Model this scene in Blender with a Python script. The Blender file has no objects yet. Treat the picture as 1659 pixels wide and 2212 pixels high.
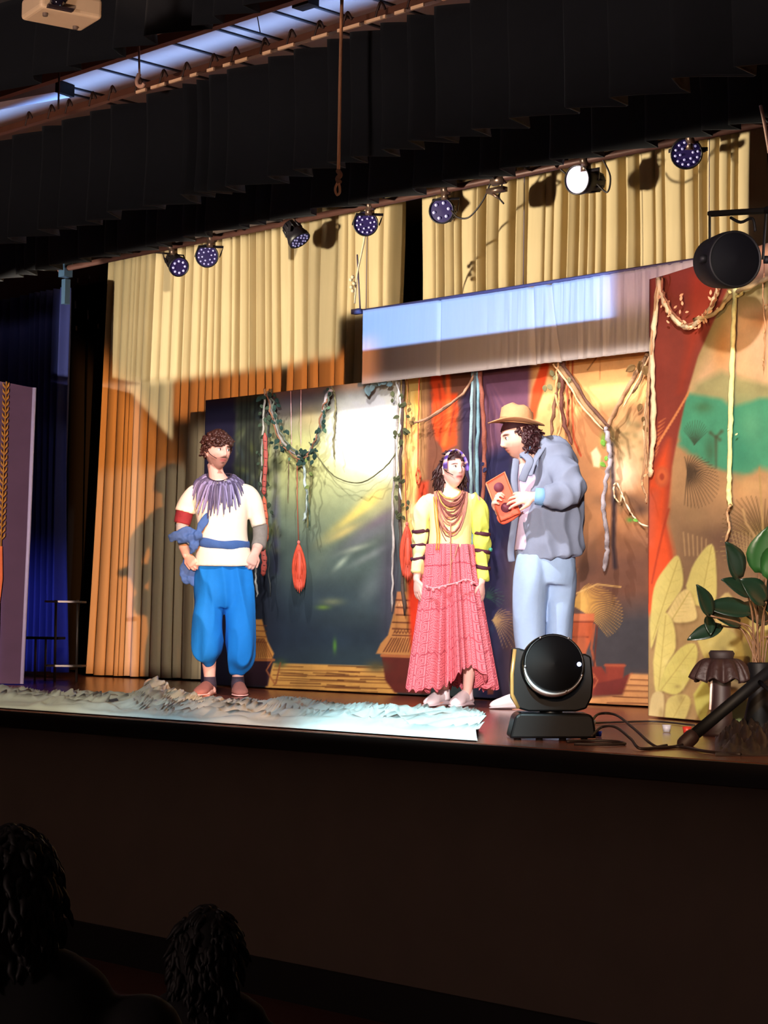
import bpy, math, random
import numpy as np
from mathutils import Vector, Matrix, noise as mnoise
R = random.Random(7)
C = bpy.context.scene.collection
PI = math.pi
# ---------------------------------------------------------------- camera
W, H, FPX = 1659.0, 2212.0, 4200.0
YAW = math.radians(45.48)
HOR = 1362.0
TH = math.atan((HOR - H/2)/FPX)
ROLL = 0.015
CAM = np.array([0.0, 0.0, 1.69])
ST = 1.23          # stage floor height
LIP = 5.96         # stage edge
R0 = np.array([math.cos(YAW), math.sin(YAW), 0.0])
FH = np.array([-math.sin(YAW), math.cos(YAW), 0.0])
FW = FH*math.cos(TH) + np.array([0, 0, math.sin(TH)])
U0 = np.cross(R0, FW)
RR = R0*math.cos(ROLL) + U0*math.sin(ROLL)
UU = U0*math.cos(ROLL) - R0*math.sin(ROLL)
sc = bpy.context.scene
cam_d = bpy.data.cameras.new('camera'); cam = bpy.data.objects.new('camera', cam_d); C.objects.link(cam)
cam_d.sensor_fit = 'VERTICAL'; cam_d.sensor_height = 24.0; cam_d.lens = FPX/H*24.0
cam_d.clip_start = 0.05; cam_d.clip_end = 200
m = Matrix.Identity(4)
for i in range(3):
    m[i][0] = RR[i]; m[i][1] = UU[i]; m[i][2] = -FW[i]; m[i][3] = CAM[i]
cam.matrix_world = m
sc.camera = cam
sc.view_settings.view_transform = 'Standard'; sc.view_settings.look = 'None'
sc.view_settings.gamma = 1; sc.view_settings.exposure = 0; sc.view_settings.use_curve_mapping = False
# ---------------------------------------------------------------- measuring helpers
def ray(px, py):
    return FW + RR*((px-W/2)/FPX) + UU*((H/2-py)/FPX)
def onY(px, py, Y):
    d = ray(px, py); return CAM + d*(Y-CAM[1])/d[1]
def onZ(px, py, z=ST):
    d = ray(px, py); return CAM + d*(z-CAM[2])/d[2]
def onD(px, py, D):
    d = ray(px, py); return CAM + d*D/(d @ FH)
def proj(P):
    v = np.asarray(P, float) - CAM
    z = v @ FW
    return W/2 + FPX*(v @ RR)/z, H/2 - FPX*(v @ UU)/z
def xAt(px, Y, z=ST):
    lo, hi = -60., 20.
    for _ in range(50):
        mid = (lo+hi)/2
        if proj([mid, Y, z])[0] < px: lo = mid
        else: hi = mid
    return lo
# ---------------------------------------------------------------- world + lights
def lin(c):
    c = np.asarray(c, float)/255.0
    return np.where(c <= .04045, c/12.92, ((c+.055)/1.055)**2.4)
wd = bpy.data.worlds.new('world'); sc.world = wd; wd.use_nodes = True
wd.node_tree.nodes['Background'].inputs[0].default_value = (1.0, .62, .50, 1)
wd.node_tree.nodes['Background'].inputs[1].default_value = 0.026

def shutter(P, A, B, inside, soft=.01):
    P, A, B, inside = [np.asarray(v, float) for v in (P, A, B, inside)]
    n = np.cross(A-P, B-P); n /= np.linalg.norm(n)
    if n @ (inside-P) < 0: n = -n
    return n, soft
def profile_spot(name, pos, target, color, power, cone=60, size=.06, shutters=(), blend=.3):
    """stage spot or added fill: a spot lamp whose beam is trimmed by straight shutters"""
    ld = bpy.data.lights.new(name, 'SPOT'); ob = bpy.data.objects.new(name, ld); C.objects.link(ob)
    ld.energy = power; ld.color = color; ld.spot_size = math.radians(cone); ld.spot_blend = blend
    ld.shadow_soft_size = size
    ob.location = pos
    q = (Vector(target)-Vector(pos)).to_track_quat('-Z', 'Y')
    ob.rotation_euler = q.to_euler()
    if shutters:
        ld.use_nodes = True; nt = ld.node_tree; N = nt.nodes; L = nt.links
        em = N['Emission']; tc = N.new('ShaderNodeTexCoord'); last = None
        Rm = q.to_matrix().transposed()
        for n, soft in shutters:
            nl = Rm @ Vector(n)
            dt = N.new('ShaderNodeVectorMath'); dt.operation = 'DOT_PRODUCT'
            L.new(tc.outputs['Normal'], dt.inputs[0]); dt.inputs[1].default_value = nl
            mr = N.new('ShaderNodeMapRange'); mr.interpolation_type = 'SMOOTHSTEP'
            mr.inputs[1].default_value = -soft; mr.inputs[2].default_value = soft
            L.new(dt.outputs['Value'], mr.inputs[0])
            if last is None: last = mr.outputs[0]
            else:
                mu = N.new('ShaderNodeMath'); mu.operation = 'MULTIPLY'
                L.new(last, mu.inputs[0]); L.new(mr.outputs[0], mu.inputs[1]); last = mu.outputs[0]
        L.new(last, em.inputs['Strength'])
    return ob
def rowshut(P, Y, z, above, soft=.004):
    return shutter(P, (-20, Y, z), (0, Y, z), (-10, Y, z+(1 if above else -1)), soft)
def colshut(P, X, Y, right, soft=.01):
    return shutter(P, (X, Y, 0), (X, Y, 5), (X+(1 if right else -1), Y, 2), soft)
YB, YC, YH = 9.79, 10.6, 9.62     # centre backdrop, tan curtains, header cloth
mh_target = onZ(1192, 1597, ST)
P = (1.5, -2.5, 3.9)
profile_spot('key_spot', P, (-9.2, 8.6, 2.2), (1, .93, .93), 8600, 50, .10,
             [rowshut(P, 7.75, ST, True, .008), rowshut(P, YH, 3.44, False, .003), colshut(P, xAt(362, 8.4), 8.4, True, .003)])
P = (-7.6, 6.9, 4.45)
profile_spot('key_spot', P, (-9.0, 8.5, 2.2), (1, .94, .95), 480, 100, .05,
             [rowshut(P, 8.0, ST, True, .05), rowshut(P, YB, 3.40, False, .01), colshut(P, -11.2, 8.6, True, .05)])
for xb in (-11.2, -9.6, -8.2):
    P = (xb+.6, 8.3, 4.40)
    profile_spot('backdrop_spot', P, (xb, YB, 2.1), (1, .95, .90), 190, 120, .02,
                 [rowshut(P, YB, ST+.0, True, .02), rowshut(P, YH, 3.42, False, .006), colshut(P, xAt(430, YB), YB, True, .01)])
P = (3.2, -.5, 2.75)
profile_spot('orange_spot', P, (-12.5, 10, 2.4), (1, .36, .10), 15000, 45, .06,
             [rowshut(P, LIP, ST+.02, True, .003), shutter(P, onY(215, 770, YC), onY(372, 950, YC), onY(230, 1300, YC), .006), colshut(P, xAt(340, YC), YC, False, .012), colshut(P, xAt(172, YC), YC, True, .004)])
profile_spot('orange_spot', P, (-12.5, 10, 3.6), (1, .36, .12), 11000, 45, .04,
             [rowshut(P, YC, 3.87, False, .004), rowshut(P, YC, 3.52, True, .003), colshut(P, xAt(372, YC, 3.6), YC, True, .002), colshut(P, xAt(800, YB, 3.6), YB, False, .004)])
P = (-12.6, 7.2, 2.2)
profile_spot('green_spot', P, (-13.5, 10, 1.6), (.80, .92, .45), 230, 60, .02,
             [rowshut(P, YC, 2.35, False, .02), rowshut(P, YC, ST+.02, True, .003), colshut(P, xAt(346, YC, 1.6), YC, True, .012), colshut(P, xAt(386, YC, 1.6), YC, False, .003)])
P = (-13.9, 7.0, 2.9)
profile_spot('cream_spot', P, (-12, 10.6, 4.2), (1, .90, .74), 650, 110, .04,
             [rowshut(P, YC, 3.87, True, .010), rowshut(P, 8.6, 4.44, False, .004), colshut(P, xAt(122, 9.7), 9.7, True, .004), colshut(P, xAt(775, YC, 4), YC, False, .002)])
P = (-10.5, 4.0, 3.0)
profile_spot('cream_spot', P, (-8.5, 10.6, 4.5), (1, .88, .68), 3100, 85, .04,
             [rowshut(P, YH, 4.02, True, .006), rowshut(P, 8.6, 4.44, False, .004), colshut(P, xAt(776, YC, 4), YC, True, .002)])
profile_spot('cream_spot', P, (-12.5, 10.6, 4.3), (1, .90, .72), 1900, 85, .04,
             [rowshut(P, YC, 3.87, True, .005), rowshut(P, 8.6, 4.44, False, .004), colshut(P, xAt(775, YC, 4), YC, False, .002), colshut(P, xAt(205, YC), YC, True, .004)])
P = (-11.0, 8.2, 3.0)
profile_spot('cream_spot', P, (-14, 10.6, 3.7), (1, .92, .76), 420, 90, .02,
             [shutter(P, onY(215, 770, YC), onY(372, 950, YC), onY(330, 600, YC), .006), rowshut(P, YC, 3.87, False, .003), colshut(P, xAt(373, YC, 3.6), YC, False, .002), colshut(P, xAt(205, YC), YC, True, .004)])
P = (-5.5, 1.0, 2.2)
profile_spot('blue_spot', P, (-9, YH, 3.9), (.22, .44, 1.0), 8500, 50, .004,
             [rowshut(P, YH, 3.70, True, .0015), rowshut(P, YH, 4.00, False, .002), colshut(P, xAt(1320, YH, 3.8), YH, False, .010), colshut(P, xAt(770, YH, 3.8), YH, True, .003)])
profile_spot('lilac_spot', P, (-7, YH, 3.9), (.62, .42, .62), 1700, 50, .02,
             [rowshut(P, YH, 3.74, True, .012), rowshut(P, YH, 4.00, False, .002), colshut(P, xAt(1290, YH, 3.8), YH, True, .010)])
P = (-2.0, 1.0, 3.0)
profile_spot('warm_spot', P, (-7.4, 9, 2.6), (1, .62, .36), 1450, 60, .08,
             [rowshut(P, LIP, ST+.02, True, .003), colshut(P, -9.5, 9.7, True, .06), rowshut(P, YH, 3.98, False, .002)])
P = (-6.5, 1.5, 3.4)
profile_spot('sheet_fill', P, (-9.5, 6.6, ST), (.74, .90, 1.0), 760, 70, .05,  # added fill, brings up the sheet in cool grey
             [rowshut(P, LIP, ST+.01, True, .003), rowshut(P, 8.3, ST, False, .02), colshut(P, xAt(250, 6.3), 6.3, True, .06)])
profile_spot('sheet_fill', P, (-10, 6.6, ST), (1, .74, .48), 1100, 90, .05,  # added warm fill for the left end of the sheet
             [rowshut(P, LIP, ST+.01, True, .003), rowshut(P, 8.3, ST, False, .02), colshut(P, xAt(330, 6.3), 6.3, False, .08)])
P = (-3.0, 3.0, 3.6)
profile_spot('white_spot', P, (xAt(900, 6.3), 6.35, ST), (.66, .95, 1.0), 4200, 15, .04,
             [rowshut(P, LIP, ST-.01, True, .002)], blend=.8)
P = (-7.5, 1.5, 2.6)
profile_spot('wing_fill', P, (-14, 9, 2.2), (.40, .42, 1.0), 3600, 26, .03,  # added blue fill for the dark wing curtain
             [rowshut(P, LIP, ST+.02, True, .003), colshut(P, xAt(135, 9.7), 9.7, False, .003), colshut(P, xAt(78, 9.7), 9.7, True, .003), rowshut(P, 9.7, 2.3, False, .07)])
profile_spot('flat_fill', P, (-13, 8.6, 2.2), (1, .80, .84), 1700, 30, .03,  # added fill to lift the flat at far left
             [rowshut(P, LIP, ST+.02, True, .003), colshut(P, xAt(80, 8.59), 8.59, False, .002), rowshut(P, 8.59, 3.62, False, .003)])
P = (-13.2, 7.0, 2.4)
profile_spot('wing_fill', P, (-14.6, 9.7, 1.5), (.22, .26, 1.0), 300, 60, .03,  # second added fill, low on the wing curtain
             [colshut(P, xAt(128, 9.7), 9.7, False, .003), rowshut(P, 9.7, 2.2, False, .12)])
P = (-1.5, 1.0, 1.9)
profile_spot('right_cloth_fill', P, (-5.6, 8.2, 2.6), (1, .80, .56), 1300, 50, .04,  # added fill to brighten the painted cloth at the right
             [rowshut(P, 7.2, ST+.02, True, .003), colshut(P, onZ(1400, 1551)[0], onZ(1400, 1551)[1], True, .003), rowshut(P, 8.1, 3.62, False, .004)])
P = (-9.0, 0.0, 1.5)
profile_spot('rail_fill', P, (-8, 6.4, 4.65), (1, .66, .45), 900, 100, .02,  # added fill aimed only at the rail and its glides
             [rowshut(P, 6.4, 4.612, True, .001), rowshut(P, 6.4, 4.70, False, .003)])
profile_spot('projector_fill', (-5.2, 2.2, 1.6), (-7.15, 5.0, 4.42), (1, .74, .56), 420, 9, .05, blend=.5)  # narrow fill added to brighten the projector
P = (-4.0, -6.0, 2.6)
profile_spot('hall_fill', P, (-6, 6, .6), (1, .70, .62), 330, 120, .4, [rowshut(P, LIP-.03, ST-.10, False, .004)])  # unseen fill added to lift the dark stage front
profile_spot('hall_fill', P, (-8, 6, 4.6), (1, .84, .80), 1500, 100, .4, [rowshut(P, 6.4, 3.93, True, .004)])  # unseen fill added to bring out the valance pleats
profile_spot('ring_fill', (-3.2, 3.6, 1.75), (mh_target[0], mh_target[1], 1.45), (.95, .93, 1), 26, 13, .05, blend=.4)  # small fill added so the chrome ring shows bright
for nm, y, z, e, col, sp in (('ceiling_wash', 7.07, 4.62, 30, (.25, .48, 1.0), 34), ('ceiling_fill', 6.75, 4.60, 7, (1, .40, .26), 150)):  # unseen strips: blue for stage spill, warm one added to brown the ceiling
    ad = bpy.data.lights.new(nm, 'AREA'); ao = bpy.data.objects.new(nm, ad); C.objects.link(ao)
    ad.shape = 'RECTANGLE'; ad.size = 9; ad.size_y = .05; ad.energy = e; ad.color = col; ad.spread = math.radians(sp)
    ao.location = (-9.5, y, z-.17); ao.rotation_euler = (PI, 0, 0)
# ---------------------------------------------------------------- object helpers
def tag(o, label=None, cat=None, group=None, kind=None):
    if label: o['label'] = label
    if cat: o['category'] = cat
    if group: o['group'] = group
    if kind: o['kind'] = kind
    return o
def thing(name, label, cat, loc=(0, 0, 0), rz=0., group=None):
    o = bpy.data.objects.new(name, None); C.objects.link(o); o.empty_display_size = .1
    o.location = [float(v) for v in loc]; o.rotation_euler = (0, 0, rz)
    return tag(o, label, cat, group)
def join(*gs):
    V, F, n = [], [], 0
    for g in gs:
        if isinstance(g, list): g = join(*g)
        v, f = g
        v = np.asarray(v, float).reshape(-1, 3)
        V.append(v); F += [tuple(i+n for i in q) for q in f]; n += len(v)
    return (np.concatenate(V) if V else np.zeros((0, 3))), F
def obj(name, geo, mat, parent=None, smooth=True, world=True, col=None, uv=None, sharp=None):
    """geo in world coordinates (world=True) is moved into the parent's frame"""
    if isinstance(geo, list): geo = join(*geo)
    v, f = geo
    v = np.asarray(v, float)
    if parent is not None and world:
        Mi = np.array(pmat(parent).inverted())
        v = v @ Mi[:3, :3].T + Mi[:3, 3]
    me = bpy.data.meshes.new(name); me.from_pydata(v.tolist(), [], f); me.update()
    if smooth: me.shade_smooth()
    if sharp:
        me.set_sharp_from_angle(angle=math.radians(sharp))
    if mat: me.materials.append(mat)
    if col is not None:
        a = me.color_attributes.new('paint', 'FLOAT_COLOR', 'POINT')
        cc = np.ones((len(v), 4), np.float32); cc[:, :3] = col
        a.data.foreach_set('color', cc.ravel())
    if uv is not None:
        ul = me.uv_layers.new(name='UVMap')
        li = np.zeros(len(me.loops), np.int32); me.loops.foreach_get('vertex_index', li)
        ul.data.foreach_set('uv', np.asarray(uv, np.float32)[li].ravel())
    o = bpy.data.objects.new(name, me); C.objects.link(o)
    if parent is not None: o.parent = parent
    return o
def pmat(p):
    M = Matrix.LocRotScale(p.location, p.rotation_euler, p.scale)
    return (pmat(p.parent) @ M) if p.parent else M
def solid(o, t, off=0):
    md = o.modifiers.new('thick', 'SOLIDIFY'); md.thickness = t; md.offset = off; return o
def bevel(o, w=.005, s=2):
    md = o.modifiers.new('bevel', 'BEVEL'); md.width = w; md.segments = s; md.limit_method = 'ANGLE'; return o
def box(c, s, M=None):
    x, y, z = [k/2 for k in s]
    v = np.array([[a*x, b*y, e*z] for a in (-1, 1) for b in (-1, 1) for e in (-1, 1)])
    if M is not None: v = v @ np.asarray(M)
    f = [(0, 1, 3, 2), (4, 6, 7, 5), (0, 4, 5, 1), (2, 3, 7, 6), (0, 2, 6, 4), (1, 5, 7, 3)]
    return v+np.asarray(c, float), f
def frames(pts, hint=None):
    pts = np.asarray(pts, float); n = len(pts)
    T = np.zeros_like(pts)
    T[1:-1] = pts[2:]-pts[:-2]; T[0] = pts[1]-pts[0]; T[-1] = pts[-1]-pts[-2]
    T /= (np.linalg.norm(T, axis=1)[:, None]+1e-12)
    if hint is None:
        hint = np.array([0, 0, 1.]) if abs(T[0][2]) < .9 else np.array([1., 0, 0])
    A = np.zeros_like(pts); h = np.asarray(hint, float)
    for i in range(n):
        a = h - T[i]*(h @ T[i]); l = np.linalg.norm(a)
        if l < 1e-6: a = A[i-1]; l = 1
        A[i] = a/l; h = A[i]
    return T, A, np.cross(T, A)
def tube(pts, rad, n=8, hint=None, cap=True, round_=False, exp=1.0):
    """sweep of an ellipse; rad = r or (r along hint, r across) per point"""
    pts = np.asarray(pts, float)
    rad = np.asarray([(r, r) if np.isscalar(r) else tuple(r) for r in (rad if hasattr(rad, '__len__') else [rad]*len(pts))], float)
    if round_:
        t0 = pts[0]-pts[1]; t0 /= np.linalg.norm(t0)+1e-9; t1 = pts[-1]-pts[-2]; t1 /= np.linalg.norm(t1)+1e-9
        a, b = rad[0].min(), rad[-1].min()
        pre = [pts[0]+t0*a*k for k in (.98, .8, .45)]; pr = [rad[0]*k for k in (.2, .6, .9)]
        post = [pts[-1]+t1*b*k for k in (.45, .8, .98)]; po = [rad[-1]*k for k in (.9, .6, .2)]
        pts = np.vstack([pre, pts, post]); rad = np.vstack([pr, rad, po])
    T, A, B = frames(pts, hint)
    th = np.arange(n)*2*PI/n
    ca, sa = np.cos(th), np.sin(th)
    if exp != 1: ca = np.sign(ca)*abs(ca)**exp; sa = np.sign(sa)*abs(sa)**exp
    V = (pts[:, None] + A[:, None]*(ca[None, :, None]*rad[:, 0][:, None, None]) + B[:, None]*(sa[None, :, None]*rad[:, 1][:, None, None])).reshape(-1, 3)
    F = []
    for i in range(len(pts)-1):
        for j in range(n):
            k = (j+1) % n
            F.append((i*n+j, i*n+k, (i+1)*n+k, (i+1)*n+j))
    if cap:
        F.append(tuple(range(n))[::-1]); F.append(tuple(range((len(pts)-1)*n, len(pts)*n)))
    return V, F
def smooth_path(pts, k=6):
    """Catmull-Rom through rows of any width"""
    p = np.asarray(pts, float); p = np.vstack([2*p[0]-p[1], p, 2*p[-1]-p[-2]]); out = []
    for i in range(1, len(p)-2):
        for t in np.arange(k)/k:
            a, b, c, d = p[i-1:i+3]
            out.append(.5*((2*b)+(-a+c)*t+(2*a-5*b+4*c-d)*t*t+(-a+3*b-3*c+d)*t**3))
    out.append(p[-2]); return np.array(out)
def ball(c, r, n=14, M=None):
    r = np.array([r]*3 if np.isscalar(r) else r, float); V = []; F = []
    m_ = n//2+1
    for i in range(m_+1):
        a = PI*i/m_
        for j in range(n):
            b = 2*PI*j/n
            V.append([math.sin(a)*math.cos(b), math.sin(a)*math.sin(b), math.cos(a)])
    V = np.array(V)*r
    if M is not None: V = V @ np.asarray(M)
    for i in range(m_):
        for j in range(n):
            k = (j+1) % n; F.append((i*n+j, (i+1)*n+j, (i+1)*n+k, i*n+k))
    return V+np.asarray(c, float), F
def lathe(c, prof, n=24, axis=(0, 0, 1)):
    """prof rows (radius, along)"""
    ax = np.asarray(axis, float); ax /= np.linalg.norm(ax)
    h = np.array([0, 0, 1.]) if abs(ax[2]) < .9 else np.array([1., 0, 0])
    a = np.cross(ax, h); a /= np.linalg.norm(a); b = np.cross(ax, a); V = []; F = []
    for r, s in prof:
        for j in range(n):
            t = 2*PI*j/n; V.append(np.asarray(c, float)+ax*s+(a*math.cos(t)+b*math.sin(t))*r)
    for i in range(len(prof)-1):
        for j in range(n):
            k = (j+1) % n; F.append((i*n+j, (i+1)*n+j, (i+1)*n+k, i*n+k))
    return np.array(V), F
def grid(fn, nu, nv):
    V = np.array([fn(i/nu, j/nv) for j in range(nv+1) for i in range(nu+1)])
    F = [(j*(nu+1)+i, j*(nu+1)+i+1, (j+1)*(nu+1)+i+1, (j+1)*(nu+1)+i) for j in range(nv) for i in range(nu)]
    return V, F
def gridF(nu, nv):
    return [(j*(nu+1)+i, j*(nu+1)+i+1, (j+1)*(nu+1)+i+1, (j+1)*(nu+1)+i) for j in range(nv) for i in range(nu)]
def fuse(geos, voxel=.005, smooth=3, factor=.5):
    """voxel union of closed shapes -> one continuous surface"""
    v, f = join(*geos)
    me = bpy.data.meshes.new('t'); me.from_pydata(v.tolist(), [], f); me.update()
    o = bpy.data.objects.new('t', me); C.objects.link(o)
    r = o.modifiers.new('r', 'REMESH'); r.mode = 'VOXEL'; r.voxel_size = voxel
    s = o.modifiers.new('s', 'SMOOTH'); s.iterations = smooth; s.factor = factor
    dg = bpy.context.evaluated_depsgraph_get()
    e = o.evaluated_get(dg); m2 = bpy.data.meshes.new_from_object(e)
    n = len(m2.vertices); V = np.zeros(n*3); m2.vertices.foreach_get('co', V); V = V.reshape(-1, 3)
    Nn = np.zeros(n*3); m2.vertices.foreach_get('normal', Nn)
    F = [tuple(p.vertices) for p in m2.polygons]
    bpy.data.objects.remove(o); bpy.data.meshes.remove(me); bpy.data.meshes.remove(m2)
    return V, F, Nn.reshape(-1, 3)
def wrinkle(V, Nn, amp, sx, sy, sz, seed=0, ridge=False):
    out = V.copy()
    for i, p in enumerate(V):
        q = mnoise.noise(Vector((p[0]*sx+seed, p[1]*sy, p[2]*sz)))
        if ridge: q = .5-abs(q)*2
        out[i] += Nn[i]*amp*q
    return out
# numpy value noise for painting
_tab = np.random.RandomState(3).rand(256, 256)
def vn(x, y):
    xi, yi = np.floor(x).astype(int), np.floor(y).astype(int); fx, fy = x-xi, y-yi
    fx = fx*fx*(3-2*fx); fy = fy*fy*(3-2*fy)
    a = _tab[xi % 256, yi % 256]; b = _tab[(xi+1) % 256, yi % 256]; c = _tab[xi % 256, (yi+1) % 256]; d = _tab[(xi+1) % 256, (yi+1) % 256]
    return (a*(1-fx)+b*fx)*(1-fy)+(c*(1-fx)+d*fx)*fy
def fbm(x, y, o=4):
    s = 0; a = .5
    for i in range(o): s = s+a*vn(x*2**i+17*i, y*2**i+5*i); a *= .5
    return s
# ---------------------------------------------------------------- materials
MATS = {}
def mat(name, rgb, rough=.7, metal=0., var=.10, scale=18., bump=0., bscale=None, emit=0., sheen=0., spec=None, trans=0., stretch=(1, 1, 1), coat=0.):
    if name in MATS: return MATS[name]
    mt = bpy.data.materials.new(name); mt.use_nodes = True; nt = mt.node_tree; N = nt.nodes; L = nt.links
    b = N['Principled BSDF']; c = lin(rgb)
    tc = N.new('ShaderNodeTexCoord'); mp = N.new('ShaderNodeMapping'); mp.inputs['Scale'].default_value = stretch
    L.new(tc.outputs['Object'], mp.inputs[0])
    nz = N.new('ShaderNodeTexNoise'); nz.inputs['Scale'].default_value = scale; nz.inputs['Detail'].default_value = 4
    L.new(mp.outputs[0], nz.inputs['Vector'])
    mx = N.new('ShaderNodeMix'); mx.data_type = 'RGBA'
    L.new(nz.outputs['Fac'], mx.inputs['Factor'])
    mx.inputs['A'].default_value = (*[float(k)*(1-var) for k in c], 1); mx.inputs['B'].default_value = (*[min(1., float(k)*(1+var)) for k in c], 1)
    L.new(mx.outputs['Result'], b.inputs['Base Color'])
    b.inputs['Roughness'].default_value = rough; b.inputs['Metallic'].default_value = metal
    if spec is not None: b.inputs['Specular IOR Level'].default_value = spec
    if sheen: b.inputs['Sheen Weight'].default_value = sheen
    if coat: b.inputs['Coat Weight'].default_value = coat
    if trans: b.inputs['Transmission Weight'].default_value = trans
    if emit:
        b.inputs['Emission Color'].default_value = (*[float(k) for k in c], 1); b.inputs['Emission Strength'].default_value = emit
    if bump:
        n2 = N.new('ShaderNodeTexNoise'); n2.inputs['Scale'].default_value = bscale or scale*4; n2.inputs['Detail'].default_value = 5
        L.new(mp.outputs[0], n2.inputs['Vector'])
        bp = N.new('ShaderNodeBump'); bp.inputs['Strength'].default_value = bump; bp.inputs['Distance'].default_value = .01
        L.new(n2.outputs['Fac'], bp.inputs['Height']); L.new(bp.outputs[0], b.inputs['Normal'])
    MATS[name] = mt; return mt
def paintmat(name, rough=.85, weave=.15, sss=0.):
    """surface whose own colours are carried by the mesh (painted cloth, skin)"""
    if name in MATS: return MATS[name]
    mt = bpy.data.materials.new(name); mt.use_nodes = True; nt = mt.node_tree; N = nt.nodes; L = nt.links
    b = N['Principled BSDF']; a = N.new('ShaderNodeVertexColor'); a.layer_name = 'paint'
    tc = N.new('ShaderNodeTexCoord'); nz = N.new('ShaderNodeTexNoise'); nz.inputs['Scale'].default_value = 60; nz.inputs['Detail'].default_value = 4
    L.new(tc.outputs['Object'], nz.inputs['Vector'])
    mr = N.new('ShaderNodeMapRange'); mr.inputs[3].default_value = 1-weave; mr.inputs[4].default_value = 1+weave
    L.new(nz.outputs['Fac'], mr.inputs[0])
    vm = N.new('ShaderNodeVectorMath'); vm.operation = 'SCALE'
    L.new(a.outputs['Color'], vm.inputs[0]); L.new(mr.outputs[0], vm.inputs['Scale'])
    L.new(vm.outputs[0], b.inputs['Base Color']); b.inputs['Roughness'].default_value = rough
    b.inputs['Specular IOR Level'].default_value = .25
    if sss: b.inputs['Subsurface Weight'].default_value = sss; b.inputs['Subsurface Scale'].default_value = .01
    MATS[name] = mt; return mt
# ================================================================ SETTING
def struct(name, geo, m_, **k):
    return tag(obj(name, geo, m_, smooth=False, **k), kind='structure')
def planks():
    mt = mat('stage boards', (120, 62, 42), .22, var=.35, scale=3, stretch=(1, 9, 1), bump=.05, bscale=30)
    return mt
struct('floor', box((-6, 0, -.1), (50, 30, .2)), mat('hall floor', (92, 52, 42), .55, var=.25, scale=2))
struct('stage_floor', [box((-9, LIP+5, ST-.03), (26, 10, .06))], planks())
struct('wall_front', box((-9, LIP+.13, ST/2-.03), (26, .14, ST-.07)), mat('apron paint', (96, 78, 66), .8, var=.15, scale=4))
struct('baseboard_front', box((-9, LIP+.045, .085), (26, .03, .17)), mat('black skirting', (14, 10, 10), .6))
struct('trim_1', box((-9, LIP-.012, ST-.045), (26, .045, .085)), mat('stage nosing', (18, 11, 9), .5, var=.3))
struct('wall_back', box((-9, 12.1, 2.6), (30, .2, 5.4)), mat('black masking', (9, 7, 8), .9))
struct('wall_left', box((-22.1, 3, 2.6), (.2, 30, 5.4)), MATS['black masking'])
# ceiling of panels with dark joints running towards the stage
def ceil_mat():
    mt = mat('ceiling panels', (132, 116, 110), .8, var=.12, scale=3)
    return mt
CZ = 5.1
cg = []
x = -21.9
struct('ceiling', box((-7.0, 3, CZ+.1), (30, 30, .2)), ceil_mat())
jt = []
for px in (140, 165, 262, 330, 425, 520, 548, 640, 700, 790):
    X = xAt(px-30, 7.0, CZ); jt.append(box((X, 6.5, CZ-.004), (.02, 5, .012)))
struct('trim_2', jt, mat('panel joint', (20, 18, 24), .8))
struct('trim_3', box((-9, 6.80, CZ-.03), (24, .05, .06)), mat('ceiling rib', (70, 40, 32), .7, var=.3))

def folds(n, seed, jit=.6):
    r = random.Random(seed); w = [1+jit*(r.random()*2-1) for _ in range(n)]
    s = sum(w); e = [0]
    for k in w: e.append(e[-1]+k/s)
    return np.array(e), [r.random() for _ in range(n)]
def drape(name, x0, x1, Y, z0, z1, nf, depth, m_, label, cat='curtain', seed=1, style='soft', flare=0., z0b=None, nv=24, per=14, hem=None, group=None, ztop1=None):
    """pleated cloth hanging in the plane y=Y"""
    e, ph = folds(nf, seed); nu = nf*per
    u = np.linspace(0, 1, nu+1); k = np.clip(np.searchsorted(e, u, side='right')-1, 0, nf-1)
    f = (u-e[k])/(e[k+1]-e[k]); amp = np.array([.55+.9*ph[i] for i in k])
    if style == 'saw': d = f**1.3*np.where(f > .93, (1-f)/.07, 1); shift = f*0
    elif style == 'groove': d = np.exp(-(np.minimum(f, 1-f)/.085)**2)*.9+.12*(1-np.sin(PI*f)); shift = .2*np.sin(2*PI*f)*(e[k+1]-e[k])*np.array([ph[i]-.3 for i in k])
    else: d = .5+.5*np.cos(2*PI*f); shift = .12*np.sin(2*PI*f)*(e[k+1]-e[k])
    V = []; zb1 = z0 if z0b is None else z0b
    for j in range(nv+1):
        v = j/nv
        wob = np.array([math.sin(3.1*v+6*q) for q in [ph[i] for i in k]])
        a = depth*amp*(1+.25*wob)*(.8+.4*(1-v))
        zb = z0+(zb1-z0)*u; zt = z1 if ztop1 is None else z1+(ztop1-z1)*u
        jag = (np.array([ph[i] for i in k])-.5)*(.03 if style == 'saw' else .012)
        X = x0+(x1-x0)*(u+shift) + flare*(1-v)*(u-.5)*2
        Yy = Y+d*a + .01*np.sin(4*v+9*u)
        Z = zb+(zt-zb)*v+jag*(1-v)
        V.append(np.stack([X, Yy, Z], 1))
    V = np.concatenate(V)
    o = obj(name, (V, gridF(nu, nv)), m_); solid(o, .006)
    tag(o, label, cat, group)
    if hem:
        hv = V[:nu+1]; t = tube(hv+np.array([0, 0, .006]), .0035, 5)
        obj('hem', t, hem, o)
    return o
black = mat('black velvet', (21, 20, 24), .9, var=.3, sheen=.1)
hemm = mat('velvet hem highlight', (38, 36, 38), .8)  # paler than the velvet to imitate light caught along the hem
XL, XR = -16.5, -3.2
drape('front_valance', XL, XR, 6.40, 3.985, 4.60, 58, .16, black, 'front black pleated valance, hung from the rail with pale rings', 'valance', 3, 'saw', hem=hemm, nv=10)
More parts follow.
